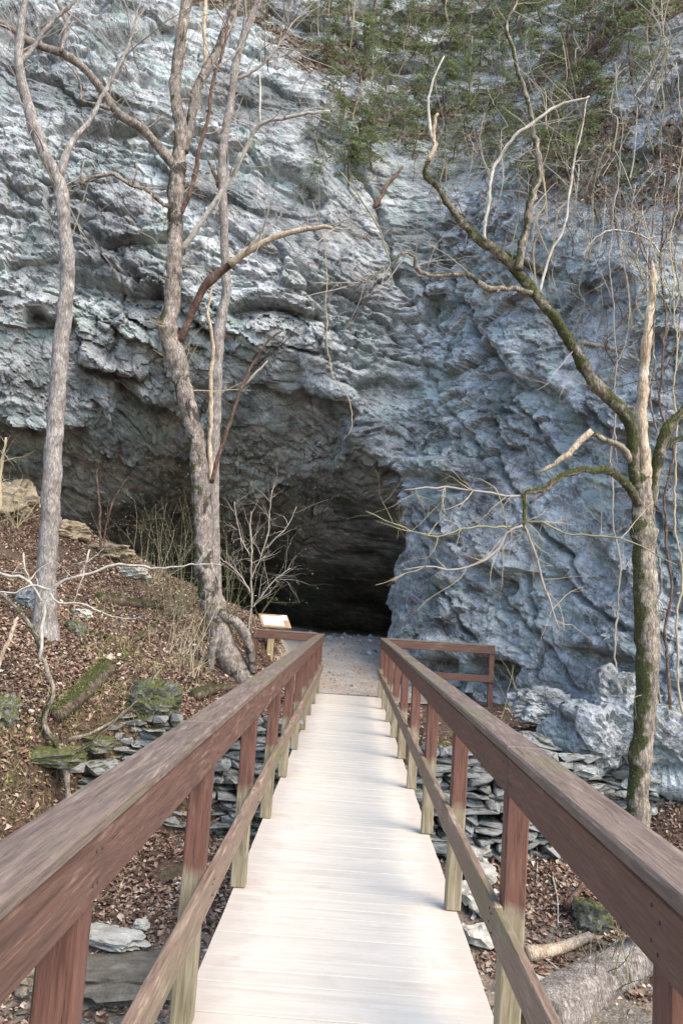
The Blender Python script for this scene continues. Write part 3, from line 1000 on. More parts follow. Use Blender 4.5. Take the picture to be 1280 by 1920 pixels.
def ledge(label, path, z0, z1, mat, seed, depth=0.45, lean=0.16, hmin=0.06, hmax=0.15, lmin=0.2, lmax=0.6, lim=140):
    """courses of separate slabs laid along a bank"""
    rr = random.Random(seed)
    path = [Vector((a, b, 0)) for a, b in path]
    cum = [0]
    for a, b in zip(path[:-1], path[1:]):
        cum.append(cum[-1] + (b - a).length)
    root = empty('rock_ledge', (path[0].x, path[0].y, z0))
    tag(root, label, 'rock ledge')
    B = root.location.copy()
    var = [hull_mesh('stone', 1, 1, 1, seed * 100 + i, mat, 22) for i in range(12)]
    z = z0; cnt = 0
    while z < z1:
        h = rr.uniform(hmin, hmax)
        s = rr.uniform(-0.2, 0)
        while s < cum[-1]:
            L = rr.uniform(lmin, lmax)
            c = min(max(s + L / 2, 0), cum[-1] - 1e-4)
            i = max(k for k in range(len(cum) - 1) if cum[k] <= c)
            t = (c - cum[i]) / (cum[i + 1] - cum[i])
            q = path[i].lerp(path[i + 1], t)
            dr = (path[i + 1] - path[i]).normalized()
            nrm = Vector((-dr.y, dr.x, 0))
            q = q + nrm * (lean * (z - z0) + rr.uniform(-0.13, 0.11) + depth * 0.25)
            if rr.random() < 0.93 and cnt < lim:
                o = link('stone', rr.choice(var), None, root, Vector((q.x, q.y, z + h / 2)) - B,
                         (rr.uniform(-.14, .14), rr.uniform(-.13, .13), math.atan2(dr.y, dr.x) + rr.uniform(-.2, .2) + (math.pi if rr.random() < .5 else 0)))
                o.scale = (L * rr.uniform(.95, 1.3), depth * rr.uniform(0.7, 1.4), h * rr.uniform(.85, 1.5))
                cnt += 1
            s += L
        z += h * 0.95
    return root


ledge('stack of thin blue grey slabs in the creek bank seen through the left railing', [(-3.0, 10.75), (-1.75, 11.1), (-0.75, 11.35)], -1.65, 0.12, 'ledge_stone', 3, lim=260, lmin=.12, lmax=.42, hmin=.045, hmax=.12)
ledge('layered grey slab wall under the far end of the bridge', [(-0.7, 11.35), (0.9, 11.4), (1.1, 11.35)], -1.55, -0.42, 'ledge_stone', 4, lim=160, lmin=.12, lmax=.45, hmin=.05, hmax=.12)
ledge('stack of weathered slabs in the bank seen through the right railing', [(1.1, 11.3), (2.2, 11.4), (3.4, 11.6)], -1.45, -0.1, 'ledge_stone', 5, lim=260, lmin=.12, lmax=.42, hmin=.045, hmax=.12)
ledge('low broken ledge of grey slabs between railing and cliff foot', [(2.7, 12.3), (3.6, 12.4), (4.3, 11.9)], -0.75, 0.05, 'ledge_stone', 6, lim=120, depth=0.6, lmin=.12, lmax=.5, hmin=.05, hmax=.13)
ledge('jumbled slabs at the cliff foot behind the mossy tree', [(3.6, 12.2), (4.6, 11.9), (6.2, 11.2)], -1.3, -0.2, 'ledge_stone', 7, lim=90, depth=0.6, lmin=.25, lmax=.8, hmin=.1, hmax=.25)
pL = on_ground(140, 1490)
ledge('mossy bank edge with a few blue grey slabs at the left', [(pL.x - 0.35, pL.y - 0.05), (pL.x + 0.5, pL.y + 0.1)], pL.z - 0.12, pL.z + 0.28, 'ledge_stone', 8, lim=14, depth=0.4, lmin=.25, lmax=.55, hmin=.08, hmax=.13)


def rock(px, py, sx, sy, sz, seed, mat, label, cat='rock', group=None, rz=0.0, tilt=(0, 0), sub=4, strata=0.5, sink=0.25, D=None, name='rock'):
    if D is None:
        p = on_ground(px, py)
    else:
        p = W(px, py, D)
    o = link(name, rock_mesh(name, sx, sy, sz, seed, mat, sub, strata), None, None, (p.x, p.y, p.z + sz * (0.5 - sink)), (tilt[0], tilt[1], rz))
    return tag(o, label, cat, group)


rock(5, 965, 1.3, 1.0, 0.95, 11, 'tan_stone', 'sunlit tan outcrop at the left edge of the slope crest', rz=.3, sub=5, strata=.15)
rock(128, 1005, 0.9, 0.8, 0.45, 12, 'tan_stone', 'tan rock on the crest just right of the left trunk', rz=.8, strata=.1, sub=4)
rock(200, 1040, 1.25, 0.6, 0.32, 13, 'tan_stone', 'long flat tan boulder lying on the slope crest', rz=-.3, strata=.15)
rock(247, 1082, 0.8, 0.55, 0.30, 14, 'pale_stone', 'pale split boulder at the lower end of the crest', rz=-.5)
rock(155, 1157, 0.28, 0.22, 0.18, 15, 'pale_stone', 'small pale stone on leaves right of the left trunk')
rock(141, 1190, 0.26, 0.24, 0.26, 16, 'mossy_stone', 'round moss covered stone below the small pale stone')
rock(50, 1135, 0.3, 0.3, 0.32, 17, 'grey_boulder', 'blue grey stone behind the left trunk base')
rock(285, 1335, 0.62, 0.5, 0.5, 18, 'mossy_stone', 'large mossy boulder beside the left railing', sub=5)
rock(85, 1440, 0.7, 0.4, 0.22, 19, 'mossy_stone', 'mossy slab capping the left bank edge', rz=.2)
rock(170, 1420, 0.6, 0.35, 0.2, 20, 'mossy_stone', 'mossy slab behind the thin bent sapling')
rock(5, 1350, 0.3, 0.3, 0.36, 21, 'mossy_stone', 'yellow green mossy lump at the left picture edge')
rock(208, 1770, 0.72, 0.42, 0.13, 22, 'pale_stone', 'flat pale slab in the creek bed behind the left railing', rz=-.45, strata=.2, sink=.1)
rock(265, 1745, 0.15, 0.14, 0.11, 23, 'pale_stone', 'small rounded pale stone beside the flat slab')
rock(190, 1850, 1.3, 0.8, 0.25, 24, 'brown_slab', 'broad brownish rock slab at the water below the left railing', strata=.7, rz=.2)
rock(70, 1870, 0.5, 0.4, 0.3, 25, 'tan_stone', 'rounded stone at the water in the lower left corner')
for px, py, a, b, c, sd, D_, lab in [(1100, 1385, 1.3, .9, .95, 61, 12.5, 'blocky grey boulder at the cliff foot left of the mossy trunk'), (1250, 1400, 1.5, 1.0, 1.2, 62, 12.2, 'large grey boulder at the cliff foot right of the mossy trunk'),
                                     (1015, 1325, .9, .7, .6, 63, 13.6, 'small grey boulder at the cliff foot nearest the end railing'), (1175, 1320, 1.3, .8, .9, 64, 13.0, 'grey boulder behind the mossy trunk at the cliff foot')]:
    rock(px, py, a, b, c, sd, 'cliff_rock', lab, D=D_, sub=5, sink=.5, strata=.25, rz=sd * .6)
for i, (px, py, a, b, c, lab) in enumerate([
        (862, 1575, .42, .36, .2, 'pale limestone chunk beside the deck, uppermost of the pale row'),
        (885, 1610, .5, .4, .22, 'broad pale limestone chunk, second of the pale row beside the deck'),
        (900, 1650, .45, .4, .2, 'pale limestone chunk in the middle of the pale row'),
        (875, 1690, .4, .35, .22, 'cracked pale chunk close to the deck edge'),
        (915, 1715, .42, .34, .2, 'pale chunk beside the second right hand post'),
        (900, 1770, .4, .35, .22, 'pale grey chunk low beside the deck, last but one of the row'),
        (985, 1870, .5, .4, .25, 'lowest pale chunk beside the deck at the bottom')]):
    rock(px, py, a, b, c, 40 + i, 'pale_stone', lab, sub=3, rz=i * .7, sink=.2, group='pale stones in the creek right of the deck')
rock(1110, 1740, .4, .3, .35, 50, 'mossy_stone', 'dark mossy stump like rock above the broken pale log', sub=4)

# small gravel at the bridge end, on the path and in the creek bed: not countable
gv, gf = [], []


def pebbles(N, x0, x1, y0, y1, rmin, rmax, dz=0.0, cond=None, zf=None):
    xs = NR.uniform(x0, x1, N); ys = NR.uniform(y0, y1, N)
    zs = gi(xs, ys) + dz
    if zf is not None:
        zs = zs + zf(xs, ys)
    if cond is not None:
        k = cond(xs, ys, zs); xs, ys, zs = xs[k], ys[k], zs[k]
    N = len(xs)
    r = rmin + (rmax - rmin) * NR.rand(N) ** 3
    O = np.array([(1, 0, 0), (-.5, .87, 0), (-.5, -.87, 0), (0, 0, .8), (.3, .4, -.6), (0, -.3, -.6)])
    T = np.array([(0, 1, 3), (1, 2, 3), (2, 0, 3), (1, 0, 4), (2, 1, 5), (0, 2, 5), (1, 4, 5), (0, 5, 4)])
    a = NR.uniform(0, 6.28, N)
    V = O[None] * r[:, None, None] * NR.uniform(.6, 1.3, (N, 6, 1))
    ca, sa = np.cos(a)[:, None], np.sin(a)[:, None]
    vx = V[..., 0] * ca - V[..., 1] * sa; vy = V[..., 0] * sa + V[..., 1] * ca
    V = np.stack([vx + xs[:, None], vy + ys[:, None], V[..., 2] * .8 + zs[:, None]], -1).reshape(-1, 3)
    base = sum(len(q) for q in gv)
    gv.append(V); gf.append((T[None] + (np.arange(N) * 6)[:, None, None]).reshape(-1, 3) + base)


mound = lambda x, y: 0.42 * np.exp(-((x - 0.2) / 1.7) ** 2 - ((y - 26.5) / 2.6) ** 2)
pebbles(9000, -1.6, 2.6, 17.5, 27, .006, .035, 0.035, None, mound)
pebbles(160, -1.2, 2.0, 18.5, 27, .03, .10, 0.03, None, mound)
pebbles(260, -1.6, 2.4, 18.5, 32, .06, .22, 0.04, lambda x, y, z: (np.abs(x - .2) > .9) | (y > 24), mound)
pebbles(2500, -4.5, 4.5, 4, 11, .012, .06, 0.0, lambda x, y, z: z < -1.5)
pebbles(1200, 1.0, 3.2, 7, 11.4, .02, .08, 0.0, lambda x, y, z: (z < -1.0) & (x < 1.5 + 0.12 * (y - 7)))
pebbles(500, -.66, .66, 15.5, 17.3, .003, .012, 0.0, lambda x, y, z: np.abs(x) > .3)
gme = mesh_np('gravel', np.concatenate(gv), np.concatenate(gf))
# the last batch lies on the deck, not on the ground below it
co = np.zeros(len(gme.vertices) * 3, dtype=np.float32); gme.vertices.foreach_get('co', co); co = co.reshape(-1, 3)
last = len(gv[-1])
dk = co[-last:]; dk[:, 2] = np.abs(NR.uniform(0.001, .008, last)); co[-last:] = dk
gme.vertices.foreach_set('co', co.ravel())
tag(link('gravel', gme, 'gravel_stone'), 'loose grey gravel on the path and in the creek bed', 'gravel', kind='stuff')

# ------------------------------------------------------------------ leaf litter
def leaves(xs, ys, zs, size, nrm=None):
    N = len(xs)
    a = NR.uniform(0, 6.28, N); tl = NR.normal(0, .45, N); tl2 = NR.normal(0, .45, N)
    L = size * (.35 + 1.1 * NR.rand(N) ** 1.8); Wd = L * NR.uniform(.45, .75, N); fd = NR.uniform(-.25, .5, N) * Wd
    d = np.stack([np.cos(a) * np.cos(tl), np.sin(a) * np.cos(tl), np.sin(tl)], 1)
    w = np.stack([-np.sin(a) * np.cos(tl2), np.cos(a) * np.cos(tl2), np.sin(tl2)], 1)
    nn = np.cross(d, w)
    c = np.stack([xs, ys, zs], 1)
    V = np.stack([c - d * L[:, None] / 2, c + w * Wd[:, None] / 2 + nn * fd[:, None] + d * L[:, None] * .08,
                  c + d * L[:, None] / 2, c - w * Wd[:, None] / 2 + nn * fd[:, None] + d * L[:, None] * .08], 1).reshape(-1, 3)
    i = np.arange(N) * 4
    Fc = np.concatenate([np.stack([i, i + 1, i + 2], 1), np.stack([i, i + 2, i + 3], 1)])
    return V, Fc


LV, LF, nb_ = [], [], 0


def add_leaves(N, x0, x1, y0, y1, size, cond):
    global nb_
    xs = NR.uniform(x0, x1, N); ys = NR.uniform(y0, y1, N)
    zs = gi(xs, ys)
    k = cond(xs, ys, zs)
    xs, ys, zs = xs[k], ys[k], zs[k] + NR.uniform(0.0, 0.035, k.sum())
    V, Fc = leaves(xs, ys, zs, size)
    LV.append(V); LF.append(Fc + nb_); nb_ += len(V)


def dens(x, y, f=1.1, s=400):
    return fbm(x * f, y * f, x * 0, 3, s)


add_leaves(100000, -9, -1.1, 7.5, 21, 0.072, lambda x, y, z: (z > -1.7) & (dens(x, y) > -.35 + .3 * NR.rand(len(x)) - .25))
add_leaves(26000, -5, -0.9, 5.5, 12, 0.08, lambda x, y, z: (z > -2.1) & (dens(x, y) > -.5))
add_leaves(44000, 1.2, 6.0, 5, 13.8, 0.085, lambda x, y, z: (z > -2.1) & (x > 1.0 + .12 * (y - 6) + .3 * NR.rand(len(x))) & (dens(x, y) > -.55))
add_leaves(1600, 1.0, 4.2, 12.2, 16.8, 0.08, lambda x, y, z: (dens(x, y) > -.2))
add_leaves(250, -2, 2.5, 17.5, 22, 0.07, lambda x, y, z: np.abs(x - .2) > 1.0)
# leaves caught on the vegetated slope of the cliff
vi = np.where((veg.ravel() > .5) & (CN[:, 2] > .25) & (CPX > -80) & (CPX < 1360) & (CPY > -80) & (CPY < 900))[0]
vi = NR.choice(vi, min(len(vi), 16000), replace=False)
V, Fc = leaves(CV[vi, 0], CV[vi, 1] - .02, CV[vi, 2] + .02, 0.12)
LV.append(V); LF.append(Fc + nb_); nb_ += len(V)
tag(link('leaf_litter', mesh_np('leaf_litter', np.concatenate(LV), np.concatenate(LF)), 'leaf_litter'), 'brown fallen leaves covering the banks and slope', 'leaves', kind='stuff')


# ------------------------------------------------------------------ trees
def grow(mb, p, d, L, r, lvl, n=5, droop=0.0, wig=0.18, kids=3, seg=4, leaf=None):
    pts, rad = [p.copy()], [r]
    q = p.copy(); dd = d.normalized()
    for i in range(n):
        dd = (dd + rvec(wig) + Vector((0, 0, -droop))).normalized()
        q = q + dd * (L / n)
        pts.append(q.copy()); rad.append(r * (1 - (i + 1) / n * 0.72))
    mb.tube(pts, rad, seg if lvl > 0 else 3, cap=False)
    if leaf is not None and lvl == 0:
        for k in range(leaf[1]):
            i = R.randrange(1, n + 1)
            ld = (dd + rvec(.7)).normalized(); lw = ld.orthogonal().normalized()
            leaf[0].leaf(pts[i] + rvec(.006), ld, lw, ld.cross(lw), leaf[2] * R.uniform(.6, 1.3), leaf[2] * R.uniform(.3, .6))
    if lvl > 0:
        for k in range(kids):
            i = R.randrange(1, n + 1)
            kd = (dd + rvec(.75)).normalized()
            grow(mb, pts[i], kd, L * R.uniform(.35, .7), rad[i] * .62, lvl - 1, max(3, n - 1), droop, wig, kids, seg, leaf)


class Tree:
    def __init__(s, name, label, base, cat='tree', group=None):
        s.base = base.copy()
        s.root = empty(name, base)
        tag(s.root, label, cat, group)
        s.limbs = []

    def limb(s, name, pts, D, mat, seg=10, step=0.09, jit=0.10, wob=0.012, dd=0.0, on=None):
        """pts: (px, py, r_px) with optional fourth entry = depth offset"""
        P, RR = [], []
        for i, q in enumerate(pts):
            D_ = D + (q[3] if len(q) > 3 else dd * i / max(1, len(pts) - 1))
            P.append(W(q[0], q[1], D_)); RR.append(0.90 * q[2] / F * D_)
        P, RR = spline(P, RR, step)
        ph = R.uniform(0, 50)
        knots = [(R.randrange(len(P)), R.uniform(.08, .28)) for _ in range(max(1, len(P) // 9))]
        for i in range(len(P)):
            for kn, am in knots:
                RR[i] *= 1 + am * math.exp(-((i - kn) / 1.2) ** 2) * (.6 if RR[i] > .08 else 1)
            k = RR[i] * .25 + wob
            if RR[i] < .045:            # thin wood is crooked
                P[i] = P[i] + Vector((math.sin(i * .43 + ph * 3), math.sin(i * .37 + ph), math.sin(i * .51 + ph * 2))) * .018 + rvec(.006)
            P[i] = P[i] + Vector((math.sin(i * .9 + ph), math.sin(i * .7 + ph * 2), math.sin(i * .5 + ph))) * k * .16 + rvec(k * .05)
            RR[i] *= 1 + .05 * math.sin(i * .8 + ph) * R.random()
        mb = MB()
        mb.tube(P, RR, seg, jit)
        o = mb.build(name, mat, on or s.root, s.base, True)
        s.last = o
        s.limbs.append((P, RR))
        return P, RR

    def twigs(s, src, num, L, mat, t0=0.2, r=0.006, lvl=1, up=0.3, droop=0.0, kids=3, name='twigs', leaf=None):
        mb = MB()
        lf = (MB(), leaf[0], leaf[1]) if leaf else None
        for k in range(num):
            P, RR = R.choice(src)
            i = R.randrange(int(len(P) * t0), len(P) - 1)
            ax = (P[i + 1] - P[i]).normalized()
            d = (ax * .6 + rvec(.7) + Vector((0, 0, up))).normalized()
            grow(mb, P[i], d, L * R.uniform(.4, 1.2), min(1.7 * r * R.uniform(.6, 1.3), RR[i] * .8), lvl, 5, droop, .16, kids, 4, lf)
        tag(mb.build(name, mat, s.root, s.base), kind='stuff')
        if lf:
            tag(lf[0].build('leaves', leaf[2], s.root, s.base), kind='stuff')


def moss_fuzz(tree, src, num, size=0.022):
    mb = MB()
    for k in range(num):
        P, RR = R.choice(src)
        i = R.randrange(0, len(P) - 1)
        d = Vector((R.gauss(-.25, .6), R.gauss(-.2, .6), R.gauss(.45, .6))).normalized()
        t = (P[i + 1] - P[i])
        d = d - t.normalized() * d.dot(t.normalized())
        if d.length < .1: continue
        d.normalize()
        c = P[i].lerp(P[i + 1], R.random()) + d * RR[i] * 1.0
        w = (d.orthogonal() + rvec(.5)).normalized()
        mb.leaf(c, (d + rvec(.4)).normalized(), w, d, size * R.uniform(.8, 2.2), size * R.uniform(.5, 1.2), .2)
    tag(mb.build('moss', 'moss_tuft', tree.root, tree.base), kind='stuff')


# --- left trunk
D = on_ground(85, 1195).y
b = on_ground(85, 1195)
t1 = Tree('pale_tree', 'tall pale trunk at the left that bends near the top', b)
tr = t1.limb('trunk', [(80, 1225, 34), (84, 1180, 27), (88, 1080, 20), (95, 960, 19.5), (101, 840, 18.5), (108, 740, 18), (115, 640, 17), (121, 590, 16), (128, 500, 14.5), (121, 425, 14),
                       (116, 360, 15), (101, 320, 13.5), (80, 280, 13), (61, 225, 12.5), (44, 165, 11.5), (36, 115, 10), (40, 50, 8), (52, -30, 6), (60, -130, 3)], D, 'pale_bark', 14, 0.08, .07)
l2 = t1.limb('branch', [(113, 330, 9), (128, 280, 8), (150, 245, 6), (180, 205, 5), (215, 140, 4), (250, 60, 2.5), (270, -40, 1.5)], D, 'pale_bark', 8, dd=.8)
l3 = t1.limb('branch', [(38, 120, 6), (60, 90, 5), (100, 40, 4), (140, 0, 3), (170, -50, 2)], D, 'pale_bark', 7, dd=.4)
t1.twigs([l2, l3, tr], 50, 1.4, 'twig_grey', .55, .007, 2)

# --- central tree
b = W(430, 1262, 14.8)
t2 = Tree('bent_tree', 'brown bent tree with dark moss patches forking in front of the cave', b)
D = 14.8
tr = t2.limb('trunk', [(478, 1292, 22), (446, 1258, 25), (418, 1208, 25), (405, 1160, 25), (396, 1120, 23), (387, 1080, 21.5), (382, 1040, 20), (380, 985, 19), (378, 940, 18), (374, 890, 18), (370, 840, 18), (360, 790, 18),
                       (347, 740, 19), (336, 690, 20), (320, 640, 21), (314, 615, 20), (322, 575, 18), (327, 500, 17), (329, 425, 16), (330, 360, 17.5), (334, 315, 17), (337, 280, 15), (340, 240, 14), (328, 170, 12), (339, 75, 12), (350, 0, 11.5), (362, -90, 10), (370, -200, 6)],
             D, 'brown_bark', 14, 0.07, .10)
t2.limb('root', [(410, 1150, 14), (440, 1165, 10), (460, 1188, 9), (470, 1225, 9), (475, 1262, 7)], D - .1, 'brown_bark', 8)
t2.limb('root', [(404, 1195, 12), (398, 1228, 8), (394, 1262, 5)], D - .15, 'brown_bark', 8)
la = t2.limb('branch', [(334, 318, 12), (311, 292, 11), (270, 245, 10), (220, 210, 9.5), (192, 170, 9), (155, 125, 8.5), (115, 100, 8), (60, 80, 7.5), (25, 55, 7), (0, 42, 6.5), (-60, 5, 5), (-140, -60, 3)], D, 'grey_limb', 10, dd=-.8)
la_o = t2.last
lb = t2.limb('branch', [(346, 285, 9), (357, 235, 10), (370, 165, 10), (400, 110, 10), (428, 50, 9.5), (445, 0, 9), (468, -100, 7), (480, -200, 4)], D, 'brown_bark', 10, dd=.5)
lc = t2.limb('branch', [(378, 150, 4.5), (384, 100, 4.5), (385, 40, 4.5), (384, -20, 4), (384, -120, 3)], D + .2, 'dead_wood', 8)
ld = t2.limb('branch', [(330, 398, 5), (300, 375, 4.5), (250, 346, 4.2), (215, 331, 4), (185, 328, 3.6), (165, 336, 3.2), (151, 346, 3)], D, 'grey_limb', 7, .05, dd=-.6)
ld_o = t2.last
le = t2.limb('branch', [(340, 402, 5), (362, 340, 4.5), (380, 262, 4), (398, 170, 3.6), (417, 95, 3), (430, 20, 2)], D, 'red_bark', 7, dd=-.4)
lf = t2.limb('branch', [(343, 468, 7), (375, 420, 6), (425, 345, 5.5), (465, 275, 5), (489, 231, 4.5), (550, 220, 3.6), (620, 206, 2.2)], D, 'twig_pale', 8, dd=-.9)
lf_o = t2.last
lg = t2.limb('branch', [(489, 232, 3), (487, 180, 2.4), (485, 138, 1.5)], D - .6, 'twig_pale', 6, on=lf_o)
lh = t2.limb('branch', [(338, 640, 9), (352, 605, 8), (370, 565, 8), (385, 535, 9), (420, 505, 8.5), (440, 490, 8)], D, 'red_bark', 8, dd=-.5)
li = t2.limb('broken_branch', [(430, 497, 8.5), (465, 470, 7.5), (510, 447, 6.5), (565, 431, 6), (607, 425, 5), (632, 437, 2.5)], D - .5, 'dead_wood', 8, dd=-.4)
li_o = t2.last
lj = t2.limb('branch', [(118, 98, 5), (122, 45, 4.5), (108, 0, 4), (95, -70, 2.5)], D - .6, 'grey_limb', 7, on=la_o)
lk_ = t2.limb('branch', [(205, 203, 4), (170, 190, 3.5), (152, 184, 3), (149, 155, 2.6), (125, 118, 1.6)], D - .5, 'grey_limb', 6, on=la_o)
t2.limb('branch', [(152, 346, 2.5), (155, 320, 2.2), (159, 298, 1.6)], D - .6, 'grey_limb', 6, on=ld_o)
t2.limb('branch', [(248, 345, 2.5), (256, 325, 2), (256, 305, 1.4)], D - .3, 'grey_limb', 6, on=ld_o)
t2.limb('branch', [(462, 472, 2.5), (480, 445, 2), (490, 425, 1.2)], D - .7, 'grey_limb', 6, on=li_o)
lz = t2.limb('branch', [(398, 905, 4.5), (414, 842, 4.2), (430, 790, 4), (455, 730, 3.6), (480, 668, 2.8), (505, 638, 2.2), (530, 624, 1.4)], D - .25, 'red_bark', 7, dd=-.3)
lz_o = t2.last
lz2 = t2.limb('branch', [(458, 722, 3), (482, 695, 2.4), (504, 676, 1.6)], D - .4, 'twig_grey', 6, on=lz_o)
t2.twigs([tr], 50, 1.2, 'twig_tan', .35, .0075, 2, .2)
t2.twigs([lf, li, le, ld, la, lb], 84, 1.2, 'twig_grey', .15, .008, 2, .25, name='twigs')

# --- paler companion right behind it
D = 16.2
b = W(408, 1225, D)
t3 = Tree('slim_tree', 'slim pale trunk standing close behind the bent tree', b)
tr3 = t3.limb('trunk', [(410, 1240, 15), (405, 1120, 13), (400, 940, 12), (402, 840, 12), (405, 740, 12.5), (409, 640, 13), (416, 590, 11), (424, 545, 10), (421, 450, 9), (417, 350, 9), (418, 280, 9.5), (431, 200, 8.5), (442, 125, 8), (460, 60, 7.5), (486, 0, 6.5), (510, -80, 5), (530, -180, 3)], D, 'pale_bark', 12, .09, .07)
f3 = t3.limb('branch', [(452, 85, 5), (458, 40, 4.5), (458, -10, 4), (465, -90, 2.5)], D, 'pale_bark', 7)
t3.limb('stem', [(396, 905, 5), (394, 830, 4.5), (396, 740, 4.5), (398, 650, 4), (392, 590, 3), (398, 520, 2)], D - .5, 'dead_wood', 7)
g3 = t3.limb('branch', [(410, 350, 5), (400, 320, 4), (392, 300, 2)], D, 'red_bark', 6)
h3 = t3.limb('branch', [(440, 150, 4), (480, 130, 3), (520, 90, 2.4), (545, 40, 1.6)], D, 'twig_grey', 6)
t3.twigs([tr3, f3, h3], 60, 1.6, 'twig_grey', .3, .0085, 2)

# --- right mossy tree
D = 9.6
b = W(1196, 1560, D)
t4 = Tree('mossy_tree', 'broken right hand tree with a split trunk and long mossy limbs', b)
tr4 = t4.limb('trunk', [(1188, 1740, 32), (1191, 1650, 28), (1194, 1560, 24), (1196, 1480, 20), (1202, 1405, 20.5), (1212, 1285, 22), (1213, 1190, 25), (1208, 1090, 24), (1205, 990, 21.5), (1203, 930, 20), (1206, 890, 15)], D, 'half_mossy_bark', 14, .06, .10)
sn4 = t4.limb('snag', [(1206, 930, 14), (1208, 880, 12), (1206, 840, 12), (1201, 790, 11.5), (1205, 715, 10.5), (1211, 640, 10), (1220, 560, 8), (1224, 515, 6), (1226, 490, 2)], D, 'dead_wood', 10, .05, .25)
a4 = t4.limb('mossy_limb', [(1196, 935, 13), (1187, 870, 12), (1185, 812, 12.5), (1170, 775, 14), (1140, 745, 13.5), (1110, 715, 12.5), (1085, 670, 11.5), (1062, 632, 11), (1040, 598, 11), (1010, 560, 10.5), (970, 512, 10.5), (930, 470, 9.5), (890, 445, 9), (860, 400, 7.5), (825, 365, 6.5), (795, 327, 6.5), (805, 300, 5.5)], D, 'mossy_bark', 12, .05, .2, dd=-.8)
a4_o = t4.last
t4.limb('broken_branch', [(804, 303, 5.5), (812, 268, 5), (820, 214, 3)], D - .8, 'dead_wood', 8, .04, .15, on=a4_o)
b4 = t4.limb('branch', [(810, 262, 3.2), (800, 206, 3), (812, 155, 2.6), (835, 108, 1.6)], D - .8, 'twig_pale', 6, on=a4_o)
c4 = t4.limb('branch', [(970, 505, 9), (985, 425, 8), (1000, 365, 7.5), (1010, 322, 7.5), (1000, 250, 5.5), (985, 175, 5), (965, 115, 4.5), (950, 55, 4.2), (966, 0, 3.5), (985, -70, 2)], D - .55, 'half_mossy_bark', 8, .05, on=a4_o)
d4 = t4.limb('branch', [(910, 450, 4), (915, 360, 3.6), (930, 310, 3.6), (960, 260, 3.6), (1010, 222, 3.2), (1060, 192, 2.8), (1105, 181, 1.6)], D - .65, 'twig_pale', 7, .05, on=a4_o)
e4 = t4.limb('branch', [(995, 550, 7), (950, 541, 6), (910, 536, 6.5), (855, 513, 4.6), (785, 511, 4.6), (776, 485, 3.6), (755, 472, 3.4), (730, 497, 3), (690, 526, 2.6), (640, 536, 1.6)], D - .5, 'half_mossy_bark', 8, .05, dd=-.5, on=a4_o)
f4 = t4.limb('branch', [(1012, 552, 3.2), (1035, 465, 2.8), (1060, 405, 2.6), (1080, 280, 2), (1100, 180, 1.2)], D - .45, 'twig_pale', 6, on=a4_o)
g4 = t4.limb('mossy_limb', [(1198, 945, 10), (1170, 905, 8.5), (1140, 883, 7.5), (1105, 879, 6.8), (1055, 895, 6), (1020, 912, 5.6), (985, 929, 5.4), (985, 952, 4), (981, 982, 3.4)], D - .05, 'mossy_bark', 9, .05, dd=-.7)
g4_o = t4.last
h4 = t4.limb('broken_branch', [(1187, 870, 8), (1165, 840, 7), (1135, 822, 6.5), (1105, 812, 6.5)], D - .05, 'half_mossy_bark', 9, .05, dd=-.3)
h4_o = t4.last
i4 = t4.limb('broken_branch', [(1108, 811, 7), (1080, 835, 7.2), (1060, 855, 6.5), (1035, 872, 5), (1012, 884, 2.5)], D - .35, 'dead_wood', 8, .04, .15, on=h4_o)
j4 = t4.limb('mossy_limb', [(1220, 950, 11), (1224, 910, 12), (1235, 855, 12), (1250, 805, 10), (1285, 765, 8), (1340, 700, 6), (1390, 600, 4)], D + .05, 'mossy_bark', 10, .06, .2)
j4_o = t4.last
k4 = t4.limb('branch', [(1240, 845, 7), (1268, 828, 6), (1300, 815, 5), (1380, 790, 3)], D + .05, 'mossy_bark', 8, on=j4_o)
# drooping fan of twigs below the lower limb
m4 = t4.limb('branch', [(981, 982, 2.4), (996, 1030, 2.6), (1010, 1070, 2.4), (1030, 1120, 2), (1050, 1180, 1.4)], D - .75, 'twig_grey', 6, on=g4_o)
n4 = t4.limb('branch', [(981, 982, 2.4), (950, 1000, 2.6), (920, 1045, 2.4), (860, 1065, 2), (800, 1060, 1.6), (758, 1072, 1)], D - .75, 'twig_grey', 6, dd=-.3, on=g4_o)
o4 = t4.limb('branch', [(985, 980, 2.6), (1020, 980, 2.4), (1060, 998, 2.2), (1110, 1003, 2), (1180, 1020, 1.6), (1270, 1060, 1)], D - .75, 'twig_green', 6, dd=-.4, on=g4_o)
p4 = t4.limb('branch', [(990, 945, 3), (1015, 930, 2.4), (1040, 890, 1.6)], D - .7, 'red_bark', 6, on=g4_o)
q4 = t4.limb('branch', [(980, 928, 2.2), (920, 928, 2.4), (850, 915, 2), (800, 912, 1.8), (760, 918, 1.2)], D - .75, 'twig_grey', 6, dd=-.3, on=g4_o)
r4 = t4.limb('branch', [(960, 990, 2), (880, 985, 1.8), (800, 1008, 1.5), (690, 956, 1)], D - .8, 'twig_green', 6, dd=-.3, on=g4_o)
t4.twigs([m4, n4, o4, q4, r4], 60, .65, 'twig_tan', .05, .003, 2, -.1, .03, 2)
t4.twigs([a4, c4, e4, d4, f4], 80, .9, 'twig_grey', .1, .0034, 2, .2, 0, 2)
t4.twigs([sn4, j4, tr4, k4], 60, .9, 'twig_green', .3, .0034, 2, .1, 0, 2)
moss_fuzz(t4, [a4, a4, g4, j4], 3600, .016)
moss_fuzz(t4, [([p for p in tr4[0]], [r for r in tr4[1]])], 900, .014)


